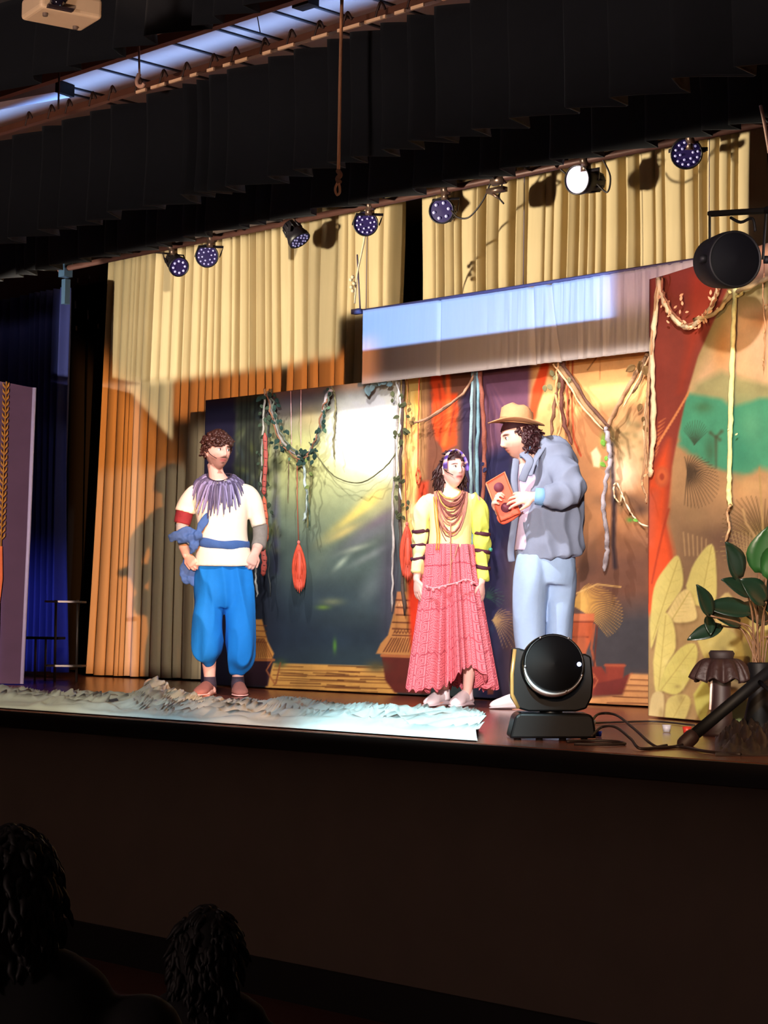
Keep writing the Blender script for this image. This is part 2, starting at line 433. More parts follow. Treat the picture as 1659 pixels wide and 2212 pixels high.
drape('rear_valance', -17.5, -4.2, 8.58, 4.465, 5.08, 52, .15, black, 'black pleated valance behind the front one, just above the row of stage lamps', 'valance', 5, 'saw', hem=hemm, nv=8)
drape('hall_valance', -14.0, -3.0, 5.78, 4.60, 5.08, 40, .12, black, 'short black drape across the top left corner behind the projector', 'valance', 9, 'saw', nv=6)
# curtain track with rings
tr = thing('curtain_track', 'brown curtain rail with pale rings along the top of the front black valance', 'rail', (-9.5, 6.42, 4.62))
obj('rail', box((-9.85, 6.44, 4.66), (13.3, .04, .035)), mat('rail brown', (84, 50, 38), .5, var=.3), tr, smooth=False)
X = xAt(295, 6.4, 4.63)
while X < -4:
    w_ = R.uniform(.05, .16); obj('glide', box((X+w_/2, 6.40, 4.627), (w_, .012, .016)), mat('pale glide', (240, 200, 165), .5), tr, smooth=False); X += w_+R.uniform(.03, .14)
for i in range(26):
    c = np.array([-9.6+i*.21+R.uniform(-.03, .03), 6.42, 4.69])
    obj('hook', tube(smooth_path([c+[0, 0, -.05], c+[.02, 0, 0], c+[.05, -.01, .02], c+[.07, 0, -.02]], 4), .007, 6), mat('rail hook', (50, 26, 20), .6), tr)
for x_ in (-13, -9.3, -5.6):
    obj('hanger', tube([(x_, 6.44, 4.67), (x_, 6.44, CZ-.001)], .006, 6), MATS['rail hook'], tr)
# tan curtains
tan = mat('tan curtain', (204, 182, 138), .8, var=.10, scale=6, stretch=(4, 4, .4), sheen=.1)
drape('stage_curtain', xAt(226, YC, 4.5), xAt(735, YC, 3.5), YC, ST+.02, 5.08, 29, .40, tan, 'full length tan pleated curtain left of the painted backdrop, behind the man in blue trousers', 'curtain', 12, 'groove', nv=30, flare=.22, per=30)
drape('stage_curtain', xAt(664, YC, 4.3)+.0, xAt(889, YC, 4.3), YC-.24, 3.5, 5.08, 9, .12, tan, 'narrow tan curtain left of the black vertical gap', 'curtain', 14, 'groove', nv=12, per=30)
drape('stage_curtain', xAt(922, YC, 4.3), xAt(1640, YC, 4.3), YC-.1, 3.75, 5.08, 27, .34, tan, 'wide tan pleated curtain right of the black vertical gap, above the bright cloth strip', 'curtain', 15, 'groove', nv=14, per=30)
drape('backing_curtain', -19, -4, 11.3, ST+.02, 5.05, 50, .08, mat('black wool', (8, 6, 7), .9), 'plain black masking curtain at the very back of the stage', 'curtain', 17, 'soft', nv=4)
# blue curtains on the far left
nav = mat('navy curtain', (40, 48, 112), .8, var=.2, scale=4)
drape('wing_curtain', xAt(-90, 9.7), xAt(116, 9.7), 9.7, ST+.06, 4.62, 12, .12, nav, 'navy blue pleated wing curtain at the left edge of the stage', 'curtain', 19, 'soft', nv=20)
# header cloth over the backdrop
wh = mat('satin cloth', (228, 215, 206), .55, var=.05, scale=8, stretch=(5, 5, .5), sheen=.2)
hx0, hx1 = xAt(783, YH, 3.7), xAt(1535, YH, 3.9)
def headcloth():
    nu, nv = 520, 24; r = random.Random(4); V = []
    cr = sorted(r.random() for _ in range(70))
    for j in range(nv+1):
        v = j/nv
        for i in range(nu+1):
            u = i/nu; g = min(1, max(.08, (u-.28)*2.2)); d = 0
            d += .018*g*mnoise.noise(Vector((u*75, v*.9, 0)))+.006*g*mnoise.noise(Vector((u*220, v, 3)))
            d += .03*math.exp(-((u-.535+.01*v)/.006)**2)+.035*math.exp(-((u-.575-.03*(1-v))/.006)**2) + .02*math.exp(-((u-.25)/.004)**2)
            V.append((hx0+(hx1-hx0)*u, YH+d, 3.455+(3.99-3.455)*v-.015*math.sin(PI*u)*(v)))
    return np.array(V), gridF(nu, nv)
hc = tag(solid(obj('header_cloth', headcloth(), wh), .004), 'long pale satin strip with gathers hung across the top of the painted backdrop', 'cloth')
obj('top_rod', tube([(hx0-.06, YH+.01, 3.99), (hx1, YH+.01, 3.99)], .012, 8), mat('rod violet grey', (96, 84, 110), .5), hc)
obj('end_bracket', [box((hx0-.05, YH-.01, 3.985), (.08, .05, .035)), tube([(hx0-.03, YH, 3.99), (hx0-.05, YH-.02, 4.40)], .006, 6)], MATS['rod violet grey'], hc)
# guy cord hanging beside the screen end
p_ = [onY(790, 440, 9.02), onY(788, 510, 9.2), onY(772, 590, 9.4), onY(766, 655, 9.5)]
cp = thing('hanging_rope', 'pale knotted cord hanging from the bar to the left end of the satin strip', 'cord', p_[0])
obj('cord', tube(smooth_path(p_, 5), .007, 6), mat('pale cord', (206, 190, 160), .8), cp)
obj('knot', [ball(onY(762+dx, 598+dy, 9.4), .014) for dx, dy in ((0, 0), (-4, 6), (3, 14), (-3, 22), (0, 30))], MATS['pale cord'], cp)
for x_ in (hx0+.02, (hx0+hx1)/2, hx1-.02): obj('suspension_wire', tube([(x_, YH+.01, 3.99), (x_, YH+.01, CZ-.001)], .003, 5), MATS['rod violet grey'], hc)
# ================================================================ PAINTED CLOTHS
class Canvas:
    def __init__(s, X, Y): s.X, s.Y = X, Y; s.c = np.zeros(X.shape+(3,)); s.n = fbm(X/60, Y/60); s.n2 = fbm(X/14+9, Y/14)
    def mix(s, a, col):
        a = np.clip(a, 0, 1)[..., None]; s.c = s.c*(1-a)+np.asarray(col, float)*a
    def seg(s, p, q):
        px, py = s.X-p[0], s.Y-p[1]; dx, dy = q[0]-p[0], q[1]-p[1]; l = dx*dx+dy*dy+1e-9
        t = np.clip((px*dx+py*dy)/l, 0, 1); return np.hypot(px-t*dx, py-t*dy), t
    def poly(s, pts, col, soft=1.5, a=1., wob=0):
        ins = np.zeros(s.X.shape, bool); D = np.full(s.X.shape, 1e9); n = len(pts)
        ox = s.X; 
        if wob: s.X = s.X+(s.n2-.5)*wob*2
        for i in range(n):
            p, q = pts[i], pts[(i+1) % n]; d, _ = s.seg(p, q); D = np.minimum(D, d)
            c_ = ((p[1] > s.Y) != (q[1] > s.Y)); t = (q[0]-p[0])*(s.Y-p[1])/((q[1]-p[1]) or 1e-9)+p[0]
            ins ^= c_ & (s.X < t)
        s.X = ox
        s.mix(a*(.5+np.where(ins, D, -D)/(2*soft)), col)
    def stroke(s, pts, w, col, soft=1.2, a=1., w1=None):
        pts = np.asarray(pts, float); n = len(pts)-1
        x0, x1 = pts[:, 0].min()-25, pts[:, 0].max()+25
        sel = (s.X > x0) & (s.X < x1) & (s.Y > pts[:, 1].min()-25) & (s.Y < pts[:, 1].max()+25)
        if not sel.any(): return
        X, Y = s.X, s.Y; s.X, s.Y = X[sel], Y[sel]; A = np.zeros(s.X.shape)
        for i in range(n):
            d, t = s.seg(pts[i], pts[i+1]); tt = (i+t)/n; ww = w if w1 is None else w+(w1-w)*tt
            A = np.maximum(A, .5+(ww/2-d)/(2*soft))
        s.X, s.Y = X, Y
        a = np.clip(A*a, 0, 1)[:, None]; s.c[sel] = s.c[sel]*(1-a)+np.asarray(col, float)*a
    def blob(s, x, y, rx, ry, col, a=1., p=2., ang=0.):
        dx, dy = s.X-x, s.Y-y
        if ang: c_, s_ = math.cos(ang), math.sin(ang); dx, dy = dx*c_+dy*s_, -dx*s_+dy*c_
        r = np.hypot(dx/rx, dy/ry); s.mix(a*np.exp(-r**p), col)
    def mottle(s, k): s.c = s.c*(1+k*(s.n-.47)[..., None]*2+k*.5*(s.n2-.47)[..., None]*2)
    def frond(s, x, y, L, a0, a1, n, col, w=3, droop=.3):
        for i in range(n):
            t = i/(n-1); an = a0+(a1-a0)*t; l = L*(.75+.25*math.sin(PI*t))
            p = [(x+math.cos(an)*l*q, y-math.sin(an)*l*q+droop*l*q*q) for q in (0, .35, .7, 1)]
            s.stroke(p, w, col, 1., .9, w*.3)
def paint_plane(A, B, z0, z1, nu, nv, ripple=.012, seed=0):
    A, B = np.asarray(A, float), np.asarray(B, float); u = np.linspace(0, 1, nu+1); v = np.linspace(0, 1, nv+1)
    UU_, VV_ = np.meshgrid(u, v); Pn = np.zeros(UU_.shape+(3,))
    Pn[..., 0] = A[0]+(B[0]-A[0])*UU_; Pn[..., 1] = A[1]+(B[1]-A[1])*UU_; Pn[..., 2] = z0+(z1-z0)*VV_
    d = Pn-CAM; zc = d @ FW; X = W/2+FPX*(d @ RR)/zc; Y = H/2-FPX*(d @ UU)/zc
    nrm = np.cross(B-A, [0, 0, 1.]); nrm /= np.linalg.norm(nrm)
    rp = (fbm(UU_*9+seed, VV_*1.5, 2)-.4)*ripple*2+np.sin(UU_*22+VV_*2)*ripple*.3
    Pn = Pn+nrm*rp[..., None]
    return Pn.reshape(-1, 3), X, Y
cloth_paint = paintmat('painted cloth', .88, .07)
# ---- centre backdrop
x0, x1 = xAt(443, YB, 3), xAt(1425, YB, 3); NU, NV = 440, 320
V, X, Y = paint_plane([x0, YB, 0], [x1, YB, 0], ST+.012, 3.50, NU, NV)
c = Canvas(X, Y)
n = c.n
c.c[:] = (70, 82, 78)
# misty middle, vertical steps of colour
for y, col in ((840, (120, 108, 112)), (900, (140, 130, 118)), (980, (196, 196, 140)), (1060, (165, 178, 140)), (1140, (122, 138, 120)), (1220, (100, 118, 112)), (1300, (70, 88, 96)), (1380, (46, 62, 78)), (1440, (50, 68, 78))):
    c.blob(700, y, 420, 46, col, .85)
c.blob(690, 980, 70, 70, (214, 214, 150), .7); c.blob(640, 860, 55, 45, (122, 106, 120), .8); c.blob(670, 905, 30, 30, (196, 170, 120), .7, ang=-.6)
c.blob(600, 1350, 90, 90, (40, 54, 72), .8); c.blob(590, 1180, 50, 90, (84, 100, 92), .6)
c.poly([(588, 960), (604, 960), (602, 1240), (586, 1240)], (84, 84, 116), 5, .7)
c.blob(730, 1130, 25, 110, (150, 165, 130), .5, ang=.5)
c.blob(650, 1005, 95, 80, (230, 228, 150), .75); c.blob(700, 1080, 80, 60, (196, 204, 150), .5)
# sun
c.blob(800, 960, 105, 105, (252, 250, 190), 1, 3); c.poly([(742, 820), (935, 800), (915, 1000), (850, 1040), (740, 990), (715, 960)], (255, 255, 236), 16)
c.blob(790, 920, 80, 105, (255, 255, 246), 1, 4); c.blob(830, 1090, 60, 30, (235, 225, 150), .6, ang=-.6)
# clouds
for x, y, rx, ry, an, col in ((770, 1110, 70, 10, -.65, (240, 216, 120)), (745, 1150, 40, 9, -.5, (226, 205, 130)), (800, 1080, 40, 12, -.7, (250, 228, 130)), (815, 1130, 55, 14, -.6, (130, 116, 126)), (790, 1160, 60, 14, -.5, (120, 124, 128)),
    (770, 1185, 30, 6, -.3, (170, 180, 160)), (740, 1215, 22, 6, -.8, (176, 190, 170)), (800, 1200, 45, 8, -.5, (140, 150, 146)), (720, 1300, 24, 8, 0, (132, 140, 110)), (700, 1312, 14, 5, 0, (120, 150, 70)), (800, 1270, 20, 40, .5, (112, 126, 126)), (725, 1395, 4, 14, 0, (96, 150, 60))):
    c.blob(x, y, rx, ry, col, .85, ang=an)
c.blob(845, 1250, 26, 160, (92, 78, 100), .6)
# left: navy edge, dark olive thicket
c.poly([(430, 840), (512, 840), (505, 1520), (430, 1520)], (34, 26, 54), 3)
c.poly([(509, 840), (566, 840), (560, 1290), (545, 1500), (500, 1500)], (62, 66, 54), 6, 1, 5)
for i in range(60):
    c.blob(R.uniform(512, 600), R.uniform(850, 1200), R.uniform(4, 11), R.uniform(6, 18), R.choice([(94, 100, 60), (40, 44, 38), (130, 134, 96), (112, 118, 60), (66, 80, 90)]), .55, ang=R.uniform(-1, 1))
for xx in (522, 533, 541, 552):
    c.stroke([(xx, 850), (xx-3+R.uniform(-4, 4), 950), (xx+R.uniform(-4, 4), 1060), (xx-6, 1200)], 2.5, (36, 34, 30), 1.2, .8)
c.poly([(500, 1200), (600, 1200), (600, 1500), (500, 1500)], (34, 42, 58), 20, .8)
# planks
c.poly([(590, 1432), (850, 1440), (860, 1520), (560, 1520)], (216, 164, 88), 2)
for i in range(26):
    y = 1436+R.random()*62; xa = R.uniform(590, 780); c.stroke([(xa, y), (xa+R.uniform(30, 90), y+R.uniform(1, 4))], R.uniform(1.2, 2.6), (96, 54, 26), 1., .85)
for i in range(5): c.stroke([(590, 1447+i*11), (850, 1452+i*12)], 1.6, (120, 70, 34), 1)
c.blob(606, 1432, 14, 9, (70, 88, 60), .9)
# left hut pot
c.poly([(546, 1338), (566, 1338), (578, 1385), (592, 1412), (588, 1424), (540, 1424)], (206, 146, 76), 1.5)
for i in range(9): c.stroke([(550+i*2.5, 1380), (548+i*5, 1420)], 1.6, (110, 60, 30))
for y in (1350, 1362, 1374, 1386): c.stroke([(545, y), (576, y+2)], 1.6, (120, 66, 34))
c.poly([(500, 1424), (590, 1424), (578, 1482), (510, 1482)], (54, 26, 40), 2); c.stroke([(505, 1425), (592, 1426)], 5, (176, 110, 60))
c.stroke([(590, 1424), (575, 1448), (594, 1478)], 3, (170, 104, 60)); c.stroke([(606, 1432), (596, 1476)], 3, (150, 90, 52))
# urn
c.poly([(858, 1278), (925, 1278), (925, 1330), (850, 1330)], (206, 138, 92), 1.5)
c.poly([(850, 1326), (925, 1326), (925, 1420), (812, 1412), (822, 1390), (838, 1372)], (202, 142, 84), 1.5)
c.poly([(824, 1418), (930, 1422), (930, 1500), (852, 1496), (832, 1470)], (108, 44, 34), 2)
c.stroke([(824, 1416), (930, 1420)], 6, (190, 116, 68))
for i in range(17): c.stroke([(846+i*5, 1378+(i % 2)), (828+i*6, 1408)], 2, (92, 44, 24))
for y in (1296, 1312, 1328, 1344, 1358, 1372): c.stroke([(848 if y > 1330 else 856, y), (925, y+3)], 2.4, (86, 38, 26))
for i in range(10):
    c.stroke([(856+i*7, 1308), (859+i*7, 1300), (862+i*7, 1308)], 1.6, (240, 190, 140)); c.stroke([(850+i*7, 1368), (853+i*7, 1362), (856+i*7, 1368)], 1.6, (100, 50, 30))
c.blob(812, 1440, 22, 12, (96, 88, 60), .95)
# yellow orange trunk / drapes
c.poly([(866, 800), (930, 800), (922, 1000), (905, 1290), (878, 1290), (866, 1080)], (240, 200, 120), 8)
for i in range(26): c.blob(R.uniform(870, 915), R.uniform(840, 1180), R.uniform(4, 9), R.uniform(8, 24), R.choice([(250, 226, 150), (232, 160, 60), (186, 120, 70), (255, 240, 200)]), .5)
c.poly([(915, 790), (1060, 780), (1050, 1100), (1000, 1180), (905, 1180), (908, 1000)], (124, 78, 58), 5)
c.poly([(915, 790), (930, 790), (922, 1040), (906, 1040)], (176, 130, 86), 5, .8)
c.poly([(930, 790), (948, 790), (965, 850), (990, 850), (985, 960), (960, 975), (938, 940)], (232, 84, 32), 4, 1, 5); c.stroke([(968, 800), (972, 900), (960, 960)], 10, (240, 110, 50), 3)
c.stroke([(950, 830), (956, 900), (950, 960)], 4, (150, 60, 30), 2, .7); c.stroke([(985, 870), (972, 940)], 4, (140, 60, 36), 2, .8)
c.poly([(905, 1040), (926, 1040), (910, 1250), (886, 1250)], (214, 80, 48), 5)
c.poly([(996, 860), (1044, 800), (1048, 1080), (996, 1080)], (58, 42, 70), 7)
c.poly([(880, 1250), (914, 1250), (905, 1440), (890, 1440)], (226, 66, 30), 5)
# purple drape, navy below
c.poly([(1036, 780), (1175, 770), (1150, 900), (1130, 1000), (1100, 1000), (1040, 1060)], (118, 78, 98), 4)
for i in range(7): c.stroke([(1045, 802), (1060+i*14, 960)], 3, (86, 56, 88) if i % 2 else (142, 96, 110), 3, .55)
c.poly([(1040, 990), (1110, 950), (1115, 1515), (1030, 1515)], (44, 40, 76), 14)
for i in range(30): c.blob(R.uniform(1040, 1112), R.uniform(980, 1440), R.uniform(4, 13), R.uniform(6, 16), R.choice([(34, 40, 70), (70, 60, 110), (40, 66, 84), (60, 40, 60)]), .5)
c.frond(1066, 1340, 62, 1.2, -1.1, 14, (186, 150, 104), 3, .4); c.frond(1052, 1290, 40, 1.6, -.4, 9, (60, 92, 84), 2.5, .3)
c.poly([(1052, 1462), (1070, 1462), (1066, 1500), (1054, 1500)], (150, 80, 66), 1.5)
# right part: sky, hills, with warm stage light mixed into the paint
c.poly([(1148, 760), (1440, 730), (1440, 1540), (1110, 1540)], (176, 122, 80), 6)
c.poly([(1150, 760), (1440, 730), (1440, 880), (1330, 870), (1260, 890), (1150, 960)], (250, 190, 126), 12)
c.blob(1300, 820, 70, 50, (255, 190, 120), .6)
c.poly([(1110, 1190), (1440, 1160), (1440, 1540), (1100, 1540)], (132, 92, 74), 40, .9)
c.poly([(1200, 1330), (1440, 1300), (1440, 1475), (1200, 1475)], (84, 80, 84), 34)
c.blob(1355, 940, 42, 60, (190, 160, 110), .8); c.blob(1350, 1020, 34, 48, (240, 208, 170), .95, 3); c.blob(1372, 985, 22, 30, (206, 176, 130), .7)
for p in ([(1318, 920), (1330, 960), (1350, 985)], [(1330, 925), (1356, 950), (1362, 990)], [(1326, 935), (1322, 975)]): c.stroke(p, 5, (104, 84, 52), 3, .8, 2)
for i in range(22): c.blob(R.uniform(1320, 1400), R.uniform(900, 1000), R.uniform(4, 12), R.uniform(4, 10), R.choice([(110, 96, 60), (140, 120, 80), (210, 186, 140)]), .5)
c.blob(1345, 1080, 55, 14, (90, 66, 50), .7); c.blob(1385, 1100, 22, 16, (70, 50, 42), .7)
c.poly([(1330, 1070), (1352, 1062), (1360, 1085), (1340, 1110)], (150, 112, 76), 3)
c.poly([(1150, 900), (1215, 860), (1225, 960), (1205, 985), (1150, 930)], (214, 170, 112), 8, .7)
c.poly([(1178, 765), (1150, 840), (1138, 930), (1152, 900), (1172, 850), (1186, 790)], (236, 82, 40), 3); c.stroke([(1180, 770), (1158, 850), (1150, 900)], 14, (238, 90, 44), 3)
for p, w in (([(1238, 780), (1236, 860), (1240, 950), (1256, 985)], 3), ([(1228, 780), (1227, 850), (1228, 900)], 2.5)): c.stroke(p, w, (190, 60, 30))
c.stroke([(1322, 960), (1328, 1100), (1326, 1180), (1330, 1225)], 9, (60, 50, 60), 4, .85)  # shadow beside the Y shaped vine, painted into the backdrop
c.blob(1305, 950, 6, 14, (110, 160, 60), .9); c.blob(1295, 1000, 10, 9, (120, 150, 80), .9); c.blob(1362, 1123, 7, 5, (90, 150, 60), .9)
c.poly([(1278, 978), (1290, 966), (1300, 985), (1296, 1010), (1284, 1008)], (230, 190, 150), 2)
c.stroke([(1292, 770), (1270, 800)], 1.6, (120, 80, 50)); c.stroke([(1296, 770), (1298, 820)], 1.4, (200, 130, 80))
c.frond(1238, 1306, 112, 1.15, -.45, 24, (216, 166, 92), 4.2, .38); c.frond(1240, 1250, 34, 2.0, 1.2, 4, (200, 140, 90), 2.5, .1)
c.stroke([(1238, 1285), (1290, 1262), (1342, 1268)], 3, (228, 184, 116))
# terracotta jars
c.poly([(1232, 1326), (1284, 1326), (1281, 1374), (1262, 1420), (1236, 1420)], (196, 100, 62), 2); c.poly([(1232, 1326), (1284, 1326), (1284, 1342), (1232, 1342)], (212, 124, 84), 1.5)
c.stroke([(1232, 1343), (1283, 1343)], 2, (110, 50, 36)); c.stroke([(1236, 1376), (1272, 1376)], 2, (110, 50, 36))
c.poly([(1240, 1376), (1266, 1376), (1266, 1480), (1240, 1480)], (190, 104, 68), 2); c.stroke([(1285, 1350), (1278, 1400), (1288, 1445)], 5, (186, 104, 70)); c.stroke([(1291, 1352), (1284, 1440)], 3, (120, 60, 46))
c.poly([(1240, 1440), (1300, 1440), (1318, 1470), (1300, 1500), (1240, 1500)], (156, 70, 56), 2, 1, 3); c.poly([(1308, 1434), (1350, 1434), (1345, 1480), (1312, 1480)], (160, 74, 58), 2)
c.stroke([(1308, 1437), (1350, 1438)], 5, (192, 104, 74)); c.poly([(1290, 1476), (1368, 1460), (1366, 1490), (1340, 1500), (1280, 1502)], (132, 60, 54), 2); c.stroke([(1352, 1462), (1366, 1456), (1362, 1486)], 5, (140, 62, 50))
c.stroke([(1282, 1455), (1292, 1470), (1284, 1485), (1276, 1470), (1284, 1462)], 2.4, (208, 120, 84))
c.poly([(1362, 1455), (1440, 1458), (1440, 1560), (1230, 1560), (1230, 1512), (1345, 1502)], (230, 170, 112), 3)
for y in (1468, 1480, 1492, 1505, 1518): c.stroke([(1370-(y-1460)*1.0, y), (1430, y+3)], 2.2, (128, 76, 50), 1)
c.mottle(.10)
bd = obj('painted_backdrop', (V, gridF(NU, NV)), cloth_paint, col=.72*lin(np.clip(c.c, 0, 255)).reshape(-1, 3)**1.12)
tag(solid(bd, .004), 'wide painted jungle backdrop behind the actors, with glowing sun, urns and clay pots', 'backdrop')
# ---- right cloth, angled
A = onZ(1400, 1551, ST); B = onZ(1530, 1563, ST); dAB = (B-A)/np.linalg.norm(B-A); A2 = A; B2 = A+dAB*2.6
def onRC(px, py, off=0.):
    nrm = np.cross(dAB, [0, 0, 1.]); nrm /= np.linalg.norm(nrm)
    if nrm @ (CAM-A2) < 0: nrm = -nrm
    q = A2+nrm*off; d = ray(px, py); return CAM+d*((q-CAM) @ nrm)/(d @ nrm)
ztop = onRC(1425, 598)[2]
NU, NV = 300, 420
V, X, Y = paint_plane(A2, B2, ST+.012, ztop, NU, NV, .010, 4)
c = Canvas(X, Y)
c.c[:] = (196, 150, 104)
c.poly([(1400, 560), (1800, 520), (1800, 880), (1400, 880)], (248, 202, 150), 12); c.blob(1640, 740, 60, 60, (255, 206, 160), .9); c.blob(1560, 740, 22, 60, (236, 150, 70), .6); c.blob(1650, 690, 30, 20, (240, 150, 90), .6)
c.poly([(1540, 610), (1800, 560), (1800, 640), (1600, 660), (1480, 850), (1475, 780)], (170, 150, 96), 14, .7)
c.poly([(1500, 830), (1560, 800), (1600, 815), (1659, 830), (1800, 830), (1800, 900), (1470, 900)], (180, 172, 118), 8, .9, 4)
c.poly([(1468, 870), (1490, 850), (1560, 862), (1580, 880), (1640, 860), (1800, 862), (1800, 1035), (1640, 1030), (1560, 1015), (1500, 990), (1466, 960)], (84, 168, 128), 6, 1, 6)
c.blob(1600, 960, 26, 70, (60, 140, 112), .7); c.blob(1520, 880, 20, 12, (80, 130, 88), .9); c.blob(1620, 920, 30, 40, (110, 186, 142), .6); c.blob(1535, 975, 12, 30, (74, 108, 76), .7)
for p in ([(1548, 945), (1548, 1010)], [(1536, 935), (1548, 945)], [(1560, 932), (1548, 945)], [(1556, 950), (1548, 942)]): c.stroke(p, 7, (84, 92, 66), 3, .8, 3)
c.poly([(1455, 1000), (1500, 985), (1540, 1020), (1600, 1040), (1640, 1010), (1800, 1050), (1800, 1400), (1440, 1400)], (196, 152, 106), 10, 1, 6)
c.poly([(1440, 1100), (1800, 1120), (1800, 1600), (1400, 1600)], (138, 108, 80), 40, .9)
c.blob(1500, 1110, 30, 25, (170, 136, 96), .6); c.blob(1570, 1170, 40, 30, (104, 76, 62), .8); c.blob(1620, 1050, 30, 20, (214, 170, 116), .7)
c.frond(1485, 1020, 70, 1.7, -1.7, 26, (88, 70, 52), 3.2, .35); c.frond(1500, 960, 55, 2.2, .8, 14, (70, 96, 72), 2.2, .05)
c.frond(1650, 1170, 130, 2.7, 1.3, 18, (106, 84, 50), 4, .2); c.frond(1655, 1200, 120, 3.0, 1.7, 14, (176, 146, 92), 2.4, .25); c.stroke([(1655, 1260), (1645, 1100), (1640, 1010)], 4, (186, 152, 96))
c.stroke([(1605, 1100), (1612, 1130), (1635, 1165), (1650, 1190)], 5, (196, 160, 110), 2, .9)
for i in range(9): c.stroke([(1600+i*4, 1215+i*2), (1580+i*8, 1150)], 2.2, (180, 150, 104), 1, .8)
for i in range(6): c.stroke([(1480+i*9, 1200), (1476+i*10, 1150+i*3)], 3, (196, 160, 112), 1.2, .7)
# red trunk on the left side
tk = [(1380, 560), (1600, 560), (1545, 690), (1508, 770), (1484, 850), (1466, 930), (1452, 1010), (1446, 1080), (1440, 1130), (1452, 1190), (1456, 1235), (1440, 1330), (1420, 1420), (1380, 1420)]
c.poly(tk, (150, 66, 52), 2.5)
c.poly([(1490, 590), (1560, 590), (1540, 680), (1500, 760), (1474, 850), (1462, 850), (1480, 760)], (176, 66, 44), 8, .7)
c.poly([(1380, 1080), (1446, 950), (1444, 1080), (1440, 1130), (1454, 1190), (1456, 1235), (1430, 1340), (1380, 1420)], (232, 88, 44), 10, .95); c.poly([(1380, 1060), (1425, 1060), (1412, 1180), (1380, 1190)], (196, 100, 78), 10, .5)
c.stroke([(1446, 1100), (1436, 1140), (1410, 1260)], 4, (170, 60, 36), 2, .8)
for rr, cc in ((22, (206, 100, 62)), (15, (226, 112, 66)), (7, (180, 74, 48))): c.blob(1432, 1030, rr*.7, rr*1.1, cc, 1, 8)
c.stroke([(1405, 600), (1403, 900), (1398, 1300)], 8, (96, 40, 34), 3, .7)
for y in range(0, 16): c.stroke([(1424+y*4, 960-y*7), (1430+y*4, 944-y*7)], 4.5, (236, 150, 92), 1.2, .9, 1)
for y in range(0, 9): c.stroke([(1418+y*1, 985-y*9), (1424+y*2, 975-y*9)], 4, (226, 132, 80), 1.2, .8, 1)
# pale yellow leaves low down
def bigleaf(pts, col=(214, 200, 118), mid=None):
    q = np.array(pts, float); q = np.vstack([q, q[:1]]); q = [tuple(v) for v in smooth_path(q, 4)[:-1]]
    c.poly([(x+3, y+4) for x, y in q], (120, 96, 60), 4, .6); c.poly(q, col, 2)  # offset dark copy paints a soft shadow under each leaf
    if mid:
        c.stroke(mid, 2.2, (176, 158, 86), 1.2, .8)
        a, b = np.array(mid[0]), np.array(mid[-1])
        for i in range(1, 7):
            q = a+(b-a)*i/7; d = (b-a)/np.linalg.norm(b-a); nn = np.array([-d[1], d[0]])
            for sg in (-1, 1): c.stroke([q, q+d*12+nn*sg*16], 1.2, (186, 170, 96), 1, .5)
c.poly([(1385, 1330), (1530, 1300), (1800, 1300), (1800, 1640), (1385, 1640)], (168, 138, 92), 8, .9, 6)
bigleaf([(1405, 1350), (1415, 1270), (1440, 1225), (1462, 1200), (1472, 1220), (1475, 1265), (1455, 1300), (1430, 1340), (1408, 1400)], mid=[(1412, 1380), (1465, 1210)])
bigleaf([(1482, 1265), (1500, 1215), (1538, 1175), (1548, 1230), (1546, 1300), (1520, 1310), (1490, 1300)], mid=[(1512, 1310), (1538, 1180)])
bigleaf([(1440, 1330), (1465, 1285), (1488, 1275), (1504, 1320), (1500, 1340), (1460, 1345)], (222, 200, 132), [(1452, 1340), (1488, 1280)])
bigleaf([(1412, 1430), (1425, 1350), (1436, 1322), (1455, 1345), (1460, 1400), (1440, 1440), (1430, 1500), (1416, 1490)], mid=[(1424, 1490), (1440, 1330)])
bigleaf([(1424, 1490), (1440, 1440), (1470, 1400), (1500, 1390), (1506, 1420), (1488, 1470), (1462, 1500)], (206, 196, 110), [(1430, 1490), (1500, 1395)])
bigleaf([(1540, 1310), (1575, 1280), (1600, 1340), (1596, 1410), (1560, 1400)], (210, 186, 120), [(1560, 1400), (1575, 1290)])
bigleaf([(1500, 1370), (1540, 1345), (1600, 1380), (1606, 1430), (1540, 1450)], (206, 190, 112)); bigleaf([(1498, 1500), (1520, 1470), (1535, 1500), (1520, 1560), (1505, 1540)], (190, 184, 96))
bigleaf([(1400, 1550), (1410, 1500), (1435, 1500), (1430, 1560)], (206, 186, 130)); bigleaf([(1436, 1565), (1444, 1510), (1480, 1500), (1492, 1520), (1470, 1570)], (200, 186, 112), [(1450, 1560), (1480, 1505)])
bigleaf([(1560, 1560), (1580, 1510), (1620, 1520), (1620, 1580)], (150, 160, 100)); bigleaf([(1600, 1340), (1640, 1300), (1700, 1330), (1700, 1440), (1620, 1440)], (200, 182, 110))
for i in range(30): c.blob(R.uniform(1420, 1600), R.uniform(1280, 1560), R.uniform(3, 8), R.uniform(4, 12), R.choice([(190, 170, 96), (232, 222, 150), (120, 94, 60)]), .35)
c.blob(1565, 1415, 10, 12, (80, 62, 42), .9); c.blob(1585, 1430, 12, 8, (226, 205, 150), .8)
c.mottle(.08)
rc = obj('painted_wing_cloth', (V, gridF(NU, NV)), cloth_paint, col=.85*lin(np.clip(c.c, 0, 255)).reshape(-1, 3))
tag(solid(rc, .004), 'painted cloth at the right with red tree trunk, green hills and pale leaves', 'backdrop')
